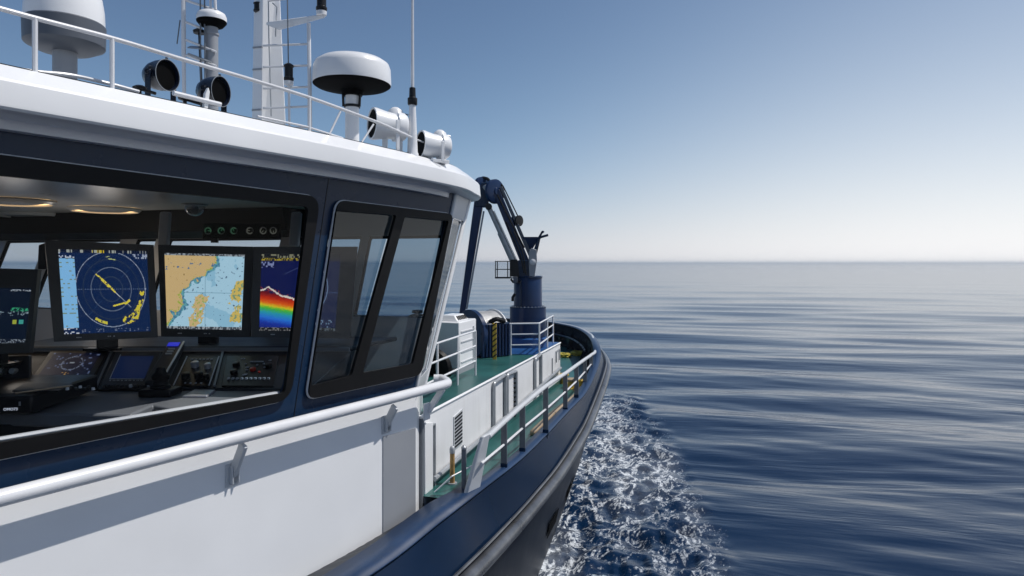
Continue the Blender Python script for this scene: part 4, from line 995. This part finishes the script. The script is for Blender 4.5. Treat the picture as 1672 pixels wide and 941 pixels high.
# sloped face, back shelf, desk
xl, xr = -3.35, -1.25
zs_at = lambda Y: -2.047 + .335 * Y
lo, hi = 3.93, 4.40
mb = MB(); mb.hexa([V((xl, lo, zs_at(lo))), V((-1.18, lo, zs_at(lo))), V((-1.05, hi, zs_at(hi))), V((xl, hi, zs_at(hi)))], [V((xl, lo, -1.7)), V((-1.18, lo, -1.7)), V((-1.05, hi, -1.7)), V((xl, hi, -1.7))]); mb.build('sloped_panel', M['cdark'], con, bevel=.006)
mb = MB(); mb.hexa([V((xl, hi + .002, -.575)), V((-1.05, hi + .002, -.575)), V((-.85, 5.0, -.575)), V((xl, 5.1, -.575))], [V((xl, hi + .002, -.545)), V((-1.05, hi + .002, -.545)), V((-.85, 5.0, -.545)), V((xl, 5.1, -.545))]); mb.build('back_shelf', M['cdark'], con, bevel=.008)
mb = MB(); zdk = -.742
fe = [zp(118, 672, zdk), zp(250, 668, zdk), W(3.46, zdk, -.10)]
deskp = [V((-3.2, 3.4, zdk)), zp(118, 676, zdk), zp(215, 676, zdk), zp(250, 660, zdk), W(3.30, zdk, -.08), W(3.72, zdk, -.08), V((-1.22, 3.925, zdk)), V((-3.3, 3.925, zdk))]
mb.prism(deskp, UP * -.07); mb.build('desk', M['console'], con, bevel=.012)
mb = MB(); mb.prism([zp(-200, 700, -.80), zp(118, 690, -.80), W(3.3, -.80, -.10), W(3.7, -.8, -.1), V((-1.3, 3.9, -.8)), V((-3.3, 3.9, -.8))], UP * -.8); mb.build('pedestal', M['cdark'], con)
mb = MB(); mb.bar(V((xl, hi - .01, zs_at(hi) + .012)), V((-1.06, hi - .01, zs_at(hi) + .012)), .02, .02); mb.build('panel_lip', M['console'], con)
for x_ in ((186, 567, 158, 632), (300, 568, 268, 634), (365, 572, 350, 632)):
    mb = MB(); mb.bar(spl(x_[0], x_[1]) + UP * .006, spl(x_[2], x_[3]) + UP * .006, .012, .012); mb.build('panel_divider', M['console'], con)
SN = V((0, -.335, 1)).normalized()
def insert(quad_, name, label, cat, mat, th=.018, group=None):
    q = [spl(*p) for p in quad_]; t = thing(name, sum(q, V()) / 4, label, cat, group)
    mb = MB(); mb.hexa([p + SN * .001 for p in q], [p + SN * th for p in q]); mb.build('housing', mat, t, bevel=.004)
    return t, [p + SN * th for p in q]
def scr_on(t, q, fn, nu, nv, m=(.1, .1), mat='dimscreen'):
    u0, v0 = m; L = lambda u, v: lerp(lerp(q[0], q[1], u), lerp(q[3], q[2], u), v) + SN * .002
    mb = MB(); raster(mb, [L(u0, v0), L(1 - u0, v0), L(1 - u0, 1 - v0), L(u0, 1 - v0)], nu, nv, fn); mb.build('screen', M[mat], t, smooth=0, fix=False)
G2 = 'small displays set into the sloped console'
t, q = insert([(84, 576), (178, 576), (148, 628), (46, 628)], 'panel_display', 'small console display with a faint compass ring below the radar monitor', 'display', M['black'], .016, G2); scr_on(t, q, scr_small, 60, 40)
t, q = insert([(190, 578), (264, 578), (242, 632), (166, 632)], 'panel_display', 'small plain blue console display with a button row below the chart monitor', 'display', M['bezel'], .016, G2); scr_on(t, q, scr_blue, 8, 8, (.12, .16))
L = lambda u, v: lerp(lerp(q[0], q[1], u), lerp(q[3], q[2], u), v)
mb = MB()
for i in range(9): mb.box(L(.16 + i * .085, .9) + SN * .003, V((.006 if i % 3 else .003, 0, 0)), V((0, .004, 0)), SN * .003)
mb.build('buttons', M['lgrey'], t, smooth=0)
mb = MB()
mb.tube([L(.14, .12) + SN * .004, L(.14, .86) + SN * .004, L(.88, .86) + SN * .004], .0025, 5); mb.build('screen_trim', M['lgrey'], t)
def knobs(t, q, spec):
    L = lambda u, v: lerp(lerp(q[0], q[1], u), lerp(q[3], q[2], u), v)
    for nm, mat, lst in spec:
        for (u, v, r, h) in lst:
            mb = MB(); c_ = L(u, v)
            if nm == 'switch' : mb.box(c_ + SN * h * .5, V((r, 0, 0)), V((0, r * 1.5, 0)), SN * h * .5)
            else: mb.lathe(c_, SN, [(r, 0), (r * .95, h), (r * .7, h * 1.1), (.001, h * 1.1)], 16)
            mb.build(nm, M[mat], t)
t, q = insert([(306, 586), (358, 586), (342, 633), (284, 633)], 'knob_panel', 'black knob panel with large silver knobs beside the handset', 'panel', M['black'], .012)
rnd = random.Random(3)
knobs(t, q, [('knob', 'silver', [(.38, .35, .024, .03), (.78, .4, .02, .028)]), ('knob', 'black', [(.25, .75, .026, .03), (.62, .72, .026, .03), (.86, .78, .018, .03)]), ('switch', 'lgrey', [(.2 + .12 * i, .1, .005, .006) for i in range(6)] + [(.3 + .15 * i, .93, .004, .006) for i in range(4)])])
mb = MB(); mb.tube([q[0] + SN * .004, q[3] + SN * .004], .004, 6); mb.tube([q[1] + SN * .004, q[2] + SN * .004], .004, 6); mb.build('side_trim', M['lgrey'], t)
t, q = insert([(370, 584), (456, 584), (447, 633), (362, 633)], 'switch_panel', 'black switch panel with a red button below the sonar monitor', 'panel', M['black'], .012)
knobs(t, q, [('button', 'red', [(.55, .5, .018, .014), (.68, .58, .007, .008)]), ('switch', 'lgrey', [(.12 + .085 * i, .8, .006, .012) for i in range(10)] + [(.5 + .05 * i, .22, .007, .006) for i in range(5)] + [(.3, .12, .004, .006), (.35, .12, .004, .006), (.85, .18, .006, .006), (.44, .42, .007, .006), (.44, .5, .006, .006), (.42, .66, .01, .006), (.62, .34, .005, .008), (.74, .3, .005, .008), (.77, .42, .005, .008), (.4, .3, .005, .006)]), ('knob', 'black', [(.22, .35, .022, .02), (.2, .6, .022, .02), (.85, .4, .022, .022)])])
# extra rows of keys along the lower edge of the sloped panel and loose gear on the desk
rnd = random.Random(11)
kp = thing('key_panel', spl(220, 637), 'narrow black strip of small keys along the foot of the sloped panel', 'panel', None)
q = [spl(172, 632), spl(250, 632), spl(247, 640), spl(160, 640)]
mb = MB(); mb.hexa([p + SN * .001 for p in q], [p + SN * .016 for p in q]); mb.build('housing', M['black'], kp, bevel=.003)
L = lambda u, v: lerp(lerp(q[0], q[1], u), lerp(q[3], q[2], u), v) + SN * .016
for i in range(11):
    mb = MB(); c_ = L(.06 + i * .088, .5); mb.lathe(c_, SN, [(.011, 0), (.009, .014), (.001, .015)], 12); mb.build('key', M['lgrey'] if rnd.random() < .25 else M['bezel'], kp)
# handset in its slanted cradle
a, b = spl(290, 572), spl(252, 636)
hs = thing('handset', (a + b) / 2, 'slanted black handset unit with a small lit blue display', 'handset')
mb = MB(); mb.bar(a + SN * .035, b + SN * .03, .10, .05, SN); mb.build('body', M['bezel'], hs, bevel=.012)
d_ = (b - a).normalized(); mb = MB(); c_ = a + SN * .064 + d_ * .045 - V((.005, 0, 0)); mb.box(c_, V((.036, 0, 0)), d_ * .026, SN * .002); mb.build('display', M['lcd'], hs, smooth=0)
mb = MB(); mb.tube([a + SN * .06 + V((.05, 0, 0)), b + SN * .055 + V((.05, 0, 0))], .007, 8); mb.build('side_trim', M['silver'], hs)
mb = MB()
for i in range(3): mb.box(a + SN * .062 + d_ * (.11 + i * .035), V((.02, 0, 0)), d_ * .006, SN * .003)
mb.build('keys', M['lgrey'], hs, smooth=0)
# joystick
jb_ = zp(262, 646, zdk); kk = jb_.y / F
js = thing('joystick', jb_, 'stubby black joystick on a square base on the desk', 'joystick')
mb = MB(); mb.box(jb_ + UP * .022, V((26 * kk, 0, 0)), V((0, .07, 0)), UP * .021); mb.build('base', M['black'], js, bevel=.008)
mb = MB(); mb.lathe(jb_ + UP * .044, UP, [(16 * kk, 0), (15 * kk, 4 * kk), (12 * kk, 6 * kk), (11 * kk, 12 * kk), (13 * kk, 14 * kk), (14 * kk, 20 * kk), (9 * kk, 25 * kk), (8 * kk, 28 * kk), (6 * kk, 33 * kk), (3 * kk, 34 * kk)], 20); mb.build('grip', M['rubber'], js)
# plate on the desk
mb = MB(); q = [zp(297, 650, zdk), zp(318, 639, zdk), zp(352, 640, zdk), zp(338, 650, zdk)]; mb.prism(q, UP * .012); tag(mb.build('desk_plate', M['silver'], None, loc=q[0], bevel=.004), 'flat silver framed plate lying on the desk right of the joystick', 'plate')
# boxed unit at the aft end with lit digits
q0 = [zp(-160, 682, -.72), zp(52, 676, -.72), zp(160, 636, -.72), zp(-80, 636, -.72)]
bx = thing('plotter_unit', q0[1], 'low black plotter unit with lit white digits on its front', 'electronics')
mb = MB(); mb.hexa(q0, [p + UP * .085 for p in q0]); mb.build('case', M['black'], bx, bevel=.01)
mb = MB(); qq = [zp(20, 640, -.63), zp(95, 640, -.63), zp(120, 628, -.63), zp(40, 628, -.63)]; mb.prism(qq, UP * .006); mb.build('top_window', M['cdark'], bx)
mb = MB(); mb.tube([zp(25, 642, -.62), zp(85, 634, -.62)], .004, 6); mb.tube([zp(75, 635, -.62), zp(118, 630, -.62)], .005, 6); mb.build('top_trim', M['tan'], bx)
for i in range(7):
    p = zp(130 + i * 7 - 20, 637 - (i % 2) * 3, -.628); mb = MB(); mb.lathe(p, UP, [(.008, 0), (.007, .012)], 10); mb.build('knob', M['lgrey'] if i % 3 == 0 else M['black'], bx)
fx = (q0[1] - q0[0]).normalized(); text_mesh("OMO73", .0185, lerp(q0[0], q0[1], .783) + V((0, -.006, .020)), fx, UP, M['text'], 'digits', bx)
mb = MB(); mb.box(q0[1] + UP * .05 - V((.06, .004, 0)), V((.012, 0, 0)), V((0, .004, 0)), UP * .01); mb.build('latch', M['gtube'], bx)
# radio set with a red key
rx = thing('radio_set', yp(20, 610, 3.8), 'black radio set with a red key under the leftmost dark monitor', 'radio')
mb = MB(); mb.hexa([yp(-80, 632, 3.7), yp(48, 626, 3.7), yp(52, 626, 3.95), yp(-80, 626, 3.95)], [yp(-80, 583, 3.85), yp(48, 580, 3.85), yp(52, 580, 4.0), yp(-80, 583, 4.0)]); mb.build('case', M['cdark'], rx, bevel=.008)
for x_, mt in ((14, 'red'), (28, 'gtube'), (2, 'red')):
    mb = MB(); mb.lathe(yp(x_, 592, 3.81), (0, -1, .3), [(.012, 0), (.010, .018)], 14); mb.build('key', M[mt], rx)
for x_ in (5, 14, 25):
    mb = MB(); mb.lathe(yp(x_, 607, 3.77), (0, -1, .3), [(.02, 0), (.016, .03)], 16); mb.build('knob', M['steel' if x_ != 14 else 'black'], rx)
# cables by the left window: dark speaker box
mb = MB(); mb.prism([yp(62, 400, 4.7), yp(75, 396, 4.7), yp(75, 440, 4.7), yp(60, 440, 4.7)], (0, .08, 0)); tag(mb.build('wall_speaker', M['black'], None, loc=yp(68, 420, 4.7), bevel=.01), 'small black box mounted at the left edge of the radar monitor', 'speaker')
# gauge strip
gs = thing('gauge_strip', yp(395, 388, 4.9), 'black overhead strip of six round gauges above the chart monitor', 'gauge panel')
mb = MB(); mb.hexa([yp(330, 390, 4.9), yp(460, 390, 4.9), yp(460, 390, 5.0), yp(330, 390, 5.0)], [yp(331, 364, 4.86), yp(459, 364, 4.86), yp(459, 364, 5.0), yp(331, 364, 5.0)]); mb.build('housing', M['header'], gs, bevel=.008)
kk = 4.88 / F
mgr = glow('green_gauge', (.08, .32, .16, 1), .35); mgw = glow('pale_gauge', (.3, .32, .26, 1), .35)
for i, x_ in enumerate((340, 361.5, 382, 408, 430, 446.5)):
    c_ = yp(x_, 377, 4.872); ga_ = MB(); ga_.lathe(c_, (0, -1, 0), [(5.6 * kk, 0), (6.2 * kk, .006), (5.2 * kk, .006), (4.8 * kk, .001)], 24, False, False); g_ = ga_.build('gauge', M['bezel'], gs)
    mb = MB(); mb.tube([c_ + V((math.cos(a_) * 4.4 * kk, -.004, math.sin(a_) * 4.4 * kk)) for a_ in [R(-30 + 240 * j / 12 + i * 37) for j in range(13)]], .6 * kk, 5); mb.tube([c_ + V((0, -.004, 0)), c_ + V((math.cos(i) * 3 * kk, -.004, math.sin(i) * 3 * kk))], .6 * kk, 5); mb.build('dial_marks', mgr if i < 3 else mgw, g_)
mb = MB(); mb.bar(yp(345, 391, 4.95), yp(356, 391, 4.95), .02, .05); tag(mb.build('overhead_clip', M['black'], None, loc=yp(350, 391, 4.95)), 'small black clip under the overhead gauge strip', 'clip')
# ceiling lamps and camera
def clamp_(x, y, w, lit, label):
    z = .468; c_ = zp(x, y, z); r = w / 2 * c_.y / F
    t = thing('ceiling_lamp', c_, label, 'lamp', 'round recessed lamps in the wheelhouse ceiling')
    mb = MB(); mb.lathe(c_, UP, [(r, 0), (r, -.012), (r * .93, -.03), (r * .90, -.03), (r * .88, -.012)], 48, False, False); mb.build('ring', M['lgrey'] if not lit else M['ceil'], t)
    if lit:
        pl = bpy.data.lights.new('lamp_light', 'POINT'); pl.energy = 2.2; pl.color = (1, .90, .79); pl.shadow_soft_size = .12
        po = bpy.data.objects.new('lamp_light', pl); C.objects.link(po); po.parent = t; po.location = (0, 0, -.5)
    mb = MB(); mb.lathe(c_ - UP * .018, UP, [(r * .70, 0), (r * .88, 0)], 48, False, False); mb.build('light_ring', M['lampw'] if lit else M['ceil'], t, fix=False)
    mb = MB(); mb.lathe(c_ - UP * .012, UP, [(.002, -.012), (r * .60, -.012), (r * .69, 0)], 48, False, False); mb.build('cover', M['grey'], t)
clamp_(20, 327, 122, True, 'lit warm ceiling lamp nearest the big window\'s aft edge')
clamp_(172, 340.5, 104, True, 'lit warm ceiling lamp above the radar monitor')
clamp_(48, 349, 104, False, 'unlit grey ceiling lamp behind the two lit ones')
c_ = zp(318, 334, .468); kk = c_.y / F
dc = thing('dome_camera', c_, 'clear bubble dome camera on the ceiling above the chart monitor', 'camera')
mb = MB(); mb.lathe(c_, UP, [(20 * kk, 0), (20 * kk, -2 * kk), (16 * kk, -3 * kk)], 32); mb.build('mount', M['cream'], dc)
mb = MB(); mb.lathe(c_ - UP * 3 * kk, UP, [(16 * kk * math.cos(R(a_)), -16 * kk * math.sin(R(a_))) for a_ in range(0, 91, 10)], 32, False, False); mb.build('bubble', M['dome'], dc, smooth=80)
mb = MB(); mb.lathe(c_ - UP * 9 * kk, V((.3, -.8, -.4)), [(6 * kk, -6 * kk), (6 * kk, 5 * kk), (3 * kk, 7 * kk)], 16); mb.build('lens', M['lgrey'], dc)

# ================================================================== SEA
wtab = sorted([(r[6], r[7]) for r in rs]); ws = np.array([a for a, b in wtab]); wt = np.array([b for a, b in wtab])
rng = np.random.default_rng(5)
ang = np.concatenate([np.radians(np.linspace(-90, -12, 60, endpoint=False)), np.radians(np.linspace(-12, 46, 440, endpoint=False)), np.radians(np.linspace(46, 270, 120, endpoint=False))])
rad = np.concatenate([[0.5, 2.0, 3.5], np.geomspace(4.2, 60, 600, endpoint=False), np.geomspace(60, 420, 330), np.geomspace(432, 9500, 110)])
AA, RR = np.meshgrid(ang, rad)
X = RR * np.sin(AA); Yy = RR * np.cos(AA)
Ss = .2825 * X + .9593 * Yy; Tt = .9593 * X - .2825 * Yy
tout = np.interp(Ss, [-6, 3, 6.5, 9.9, 13.4, 16.3, 17.8], [1.4, .95, .6, 0.0, -.6, -1.35, -2.6])
hullt = np.interp(Ss, ws, wt)
wake = np.clip((tout - Tt) / .6, 0, 1); wake = wake * wake * (3 - 2 * wake)
wake *= np.clip((18.0 - Ss) / 2.2, 0, 1)
wake *= np.clip((Tt + 5.2) / 1.0, 0, 1)
dist = np.maximum(Tt - hullt, 0)
foam = wake * (.62 + .38 * np.exp(-dist / .9))
fade = lambda lam: np.clip(lam / (RR * .010 + RR * RR * .0012) - .6, 0, 1)
Z = np.zeros_like(X)
def waves(n, l0, l1, th0, sp, amp, mask, sharp=1.0):
    global Z
    for i in range(n):
        lam = np.exp(rng.uniform(np.log(l0), np.log(l1))); th = th0 + rng.normal() * sp; kx = 2 * np.pi / lam
        ph = kx * (X * np.cos(th) + Yy * np.sin(th)) + rng.uniform(0, 6.28) + .8 * np.sin(X * .31 + i) + .7 * np.sin(Yy * .27 + 2 * i)
        w = np.sin(ph)
        if sharp > 1: w = 1 - 2 * np.abs(np.sin(ph / 2)) ** (1 / sharp) if False else np.sign(w) * np.abs(w) ** 1.0 + .3 * np.cos(2 * ph)
        Z += amp * lam * w * mask * fade(lam)
waves(16, 1.6, 6.5, R(76), .18, .0026, 1 - .3 * wake)
waves(14, 6, 24, R(80), .10, .0011, 1)
waves(14, .5, 1.5, R(78), .35, .0019, 1 - .2 * wake)
waves(26, .18, .8, R(40), .9, .0120, wake, 2)
waves(10, .5, 1.2, R(20), .3, .012, wake * np.exp(-np.abs(tout - Tt - .5) / .6), 2)
Zs = ZW + Z
# bow wave pile-up against the hull
Zs += .10 * wake * np.exp(-dist / .28) * np.clip((15 - Ss) / 3, 0, 1) * np.clip((Ss - 8) / 4, 0, 1)
nr_, na = X.shape
co = np.stack([X, Yy, Zs], -1).reshape(-1, 3)
idx = np.arange(nr_ * na).reshape(nr_, na)
q = np.stack([idx[:-1, :], idx[1:, :], np.roll(idx, -1, 1)[1:, :], np.roll(idx, -1, 1)[:-1, :]], -1).reshape(-1, 4)
me = bpy.data.meshes.new('water'); me.vertices.add(len(co)); me.vertices.foreach_set('co', co.ravel())
me.loops.add(q.size); me.loops.foreach_set('vertex_index', q.ravel().astype(np.int32))
me.polygons.add(len(q)); me.polygons.foreach_set('loop_start', np.arange(0, q.size, 4, dtype=np.int32)); me.polygons.foreach_set('loop_total', np.full(len(q), 4, dtype=np.int32))
me.update(calc_edges=True); me.validate()
at = me.attributes.new('foam', 'FLOAT', 'POINT'); at.data.foreach_set('value', foam.ravel().astype(np.float32))
me.shade_smooth()
if me.polygons[len(me.polygons) // 2].normal.z < 0: me.flip_normals()
sea = bpy.data.objects.new('water', me); C.objects.link(sea); sea['kind'] = 'structure'; sea['label'] = 'dark blue sea with long soft swells and a foaming bow wake'
m, nt, p = newmat('sea_water')
Lk = nt.links.new
tc = N(nt, 'ShaderNodeTexCoord')
p.inputs['Base Color'].default_value = (.0015, .0135, .042, 1); p.inputs['IOR'].default_value = 1.33; p.inputs['Roughness'].default_value = .13
def mapn(scale, rot=0.0):
    mp = N(nt, 'ShaderNodeMapping', vector_type='TEXTURE'); mp.inputs['Scale'].default_value = scale; mp.inputs['Rotation'].default_value = (0, 0, rot); Lk(tc.outputs['Object'], mp.inputs[0]); return mp
def noi(mp, sc, det=4, rough=.55, dist_=0.0):
    n = N(nt, 'ShaderNodeTexNoise'); n.inputs['Scale'].default_value = sc; n.inputs['Detail'].default_value = det; n.inputs['Roughness'].default_value = rough; n.inputs['Distortion'].default_value = dist_; Lk(mp.outputs[0], n.inputs['Vector']); return n
def math_(op, a, b=None, c=None, clamp=False):
    n = N(nt, 'ShaderNodeMath', operation=op); n.use_clamp = clamp
    for i, v in enumerate((a, b, c)):
        if v is None: continue
        if isinstance(v, (int, float)): n.inputs[i].default_value = v
        else: Lk(v, n.inputs[i])
    return n.outputs[0]
fa_ = N(nt, 'ShaderNodeAttribute', attribute_name='foam').outputs['Fac']
# ripples: stretched along the crests, long bands plus finer ones
n1 = noi(mapn((9.0, 1.9, 1), R(-13)), 1.0, 5, .55, .4)
n2 = noi(mapn((2.4, .5, 1), R(-20)), 1.0, 5, .6, .3)
n3 = noi(mapn((1.6, .8, 1), R(-25)), 5.5, 6, .62, .5)
h = math_('ADD', math_('MULTIPLY', n1.outputs['Fac'], .42), math_('MULTIPLY', n2.outputs['Fac'], .035))
h = math_('ADD', h, math_('MULTIPLY', math_('MULTIPLY', n3.outputs['Fac'], .05), math_('ADD', fa_, .16)))
ln = N(nt, 'ShaderNodeVectorMath', operation='LENGTH'); Lk(tc.outputs['Object'], ln.inputs[0])
calm = math_('ADD', .05, math_('MULTIPLY', .20, math_('EXPONENT', math_('DIVIDE', ln.outputs['Value'], -38.0))))
bp_ = N(nt, 'ShaderNodeBump'); Lk(calm, bp_.inputs['Strength']); bp_.inputs['Distance'].default_value = 1.0
Lk(h, bp_.inputs['Height']); Lk(bp_.outputs[0], p.inputs['Normal'])
# foam: ridged noise veins
def ridge(n): return math_('SUBTRACT', 1.0, math_('ABSOLUTE', math_('MULTIPLY', math_('SUBTRACT', n.outputs['Fac'], .5), 8.0)), clamp=True)
f1n = ridge(noi(mapn((2.0, .9, 1), R(74)), 2.6, 8, .66, .7)); f2n = ridge(noi(mapn((1.7, .9, 1), R(60)), 7.5, 7, .66, .6)); pat = noi(mapn((2.4, .8, 1), R(78)), .8, 3, .5, .4)
fine = noi(mapn((1.5, 1, 1), R(70)), 26, 5, .72)
fsum = math_('ADD', math_('MULTIPLY', f1n, .75), math_('MULTIPLY', f2n, .55))
fsum = math_('ADD', fsum, math_('MULTIPLY', math_('SUBTRACT', pat.outputs['Fac'], .5), 1.1))
fsum = math_('ADD', fsum, math_('MULTIPLY', math_('SUBTRACT', fine.outputs['Fac'], .5), 1.3))
thr = math_('SUBTRACT', 1.20, math_('MULTIPLY', fa_, .56))
mask = N(nt, 'ShaderNodeMapRange'); mask.interpolation_type = 'SMOOTHSTEP'
Lk(math_('SUBTRACT', fsum, thr), mask.inputs[0]); mask.inputs[1].default_value = 0; mask.inputs[2].default_value = .66; mask.inputs[3].default_value = 0; mask.inputs[4].default_value = .97
mist = N(nt, 'ShaderNodeMapRange'); mist.interpolation_type = 'SMOOTHSTEP'; Lk(math_('ADD', math_('MULTIPLY', pat.outputs['Fac'], .7), math_('MULTIPLY', fine.outputs['Fac'], .3)), mist.inputs[0])
mist.inputs[1].default_value = .42; mist.inputs[2].default_value = .75; mist.inputs[3].default_value = 0; mist.inputs[4].default_value = .24
fm = math_('MULTIPLY', math_('MAXIMUM', mask.outputs[0], math_('MULTIPLY', mist.outputs[0], fa_)), math_('MINIMUM', math_('MULTIPLY', fa_, 6.0), 1.0))
df = N(nt, 'ShaderNodeBsdfDiffuse'); df.inputs[0].default_value = (.62, .66, .70, 1); Lk(bp_.outputs[0], df.inputs['Normal'])
mx = N(nt, 'ShaderNodeMixShader'); Lk(fm, mx.inputs[0]); Lk(p.outputs[0], mx.inputs[1]); Lk(df.outputs[0], mx.inputs[2])
Lk(mx.outputs[0], nt.nodes['Material Output'].inputs[0])
me.materials.append(m)

# haze over the sea
mb = MB(); mb.hexa([V((-9800, -9800, -5.4)), V((9800, -9800, -5.4)), V((9800, 9800, -5.4)), V((-9800, 9800, -5.4))], [V((-9800, -9800, 3.6)), V((9800, -9800, 3.6)), V((9800, 9800, 3.6)), V((-9800, 9800, 3.6))])
m, nt, p = newmat('sea_haze'); nt.nodes.remove(p); pv = N(nt, 'ShaderNodeVolumePrincipled'); pv.inputs['Color'].default_value = (1, 1, 1, 1); pv.inputs['Density'].default_value = .0007; pv.inputs['Anisotropy'].default_value = .85
nt.links.new(pv.outputs[0], nt.nodes['Material Output'].inputs['Volume'])
hz = mb.build('haze', m, None, smooth=0); hz['kind'] = 'stuff'; hz['label'] = 'pale sea haze that whitens the far horizon'

# ================================================================== LIGHT
EL, AZ = R(57), R(84)            # azimuth clockwise from +Y
sd_ = V((math.sin(AZ) * math.cos(EL), math.cos(AZ) * math.cos(EL), math.sin(EL)))
sl = bpy.data.lights.new('sun', 'SUN'); sl.energy = 3.6; sl.angle = R(.5); sl.color = (1, .955, .90)
so = bpy.data.objects.new('sun', sl); C.objects.link(so); so.rotation_euler = (-sd_).to_track_quat('-Z', 'Y').to_euler(); so.location = (20, 0, 30)
wd = bpy.data.worlds.new('World'); scene.world = wd; wd.use_nodes = True
nt = wd.node_tree; bg = nt.nodes['Background']
sky = nt.nodes.new('ShaderNodeTexSky'); sky.sky_type = 'NISHITA'; sky.sun_disc = False
sky.sun_elevation = EL; sky.sun_rotation = AZ; sky.altitude = 0; sky.air_density = 1.0; sky.dust_density = .4; sky.ozone_density = 4.0
# thick pale haze low in the sky, brightest to starboard
BG = .074
tc = N(nt, 'ShaderNodeTexCoord'); sx = N(nt, 'ShaderNodeSeparateXYZ'); nt.links.new(tc.outputs['Generated'], sx.inputs[0])
def wm(op, a, b=None, c=None, clamp=False):
    n = N(nt, 'ShaderNodeMath', operation=op); n.use_clamp = clamp
    for i, v in enumerate((a, b, c)):
        if v is None: continue
        if isinstance(v, (int, float)): n.inputs[i].default_value = v
        else: nt.links.new(v, n.inputs[i])
    return n.outputs[0]
azr = N(nt, 'ShaderNodeMapRange'); azr.interpolation_type = 'SMOOTHSTEP'
nt.links.new(sx.outputs[0], azr.inputs[0]); azr.inputs[1].default_value = -.30; azr.inputs[2].default_value = .68
zc = wm('MAXIMUM', sx.outputs[2], 0.0)
width = wm('MULTIPLY_ADD', azr.outputs[0], .145, .120)
fac = wm('MULTIPLY', wm('EXPONENT', wm('MULTIPLY', wm('POWER', wm('DIVIDE', zc, width), 1.25), -1.0)), .97)
hc_ = N(nt, 'ShaderNodeMix', data_type='RGBA'); nt.links.new(azr.outputs[0], hc_.inputs[0])
hc_.inputs[6].default_value = (.56 / BG, .565 / BG, .60 / BG, 1); hc_.inputs[7].default_value = (.92 / BG, .91 / BG, .915 / BG, 1)
hm_ = N(nt, 'ShaderNodeMix', data_type='RGBA'); nt.links.new(azr.outputs[0], hm_.inputs[0])          # thinner haze higher up: bluer
hm_.inputs[6].default_value = (.235 / BG, .43 / BG, .69 / BG, 1); hm_.inputs[7].default_value = (.68 / BG, .76 / BG, .84 / BG, 1)
hv_ = N(nt, 'ShaderNodeMix', data_type='RGBA'); nt.links.new(wm('EXPONENT', wm('MULTIPLY', wm('POWER', wm('DIVIDE', zc, wm('MULTIPLY_ADD', azr.outputs[0], .12, .075)), 1.4), -1.0)), hv_.inputs[0])
nt.links.new(hm_.outputs[2], hv_.inputs[6]); nt.links.new(hc_.outputs[2], hv_.inputs[7]); hc_ = hv_
sm = N(nt, 'ShaderNodeMix', data_type='RGBA'); nt.links.new(fac, sm.inputs[0])
nt.links.new(sky.outputs[0], sm.inputs[6]); nt.links.new(hc_.outputs[2], sm.inputs[7])
nt.links.new(sm.outputs[2], bg.inputs[0]); bg.inputs[1].default_value = BG

scene.view_settings.view_transform = 'Standard'; scene.view_settings.look = 'None'; scene.view_settings.gamma = 1; scene.view_settings.exposure = .17
scene.view_settings.use_curve_mapping = False
scene.cycles.use_denoising = True
scene.cycles.max_bounces = 16; scene.cycles.diffuse_bounces = 5; scene.cycles.glossy_bounces = 4; scene.cycles.transparent_max_bounces = 16; scene.cycles.volume_bounces = 14
scene.cycles.caustics_reflective = False; scene.cycles.caustics_refractive = False
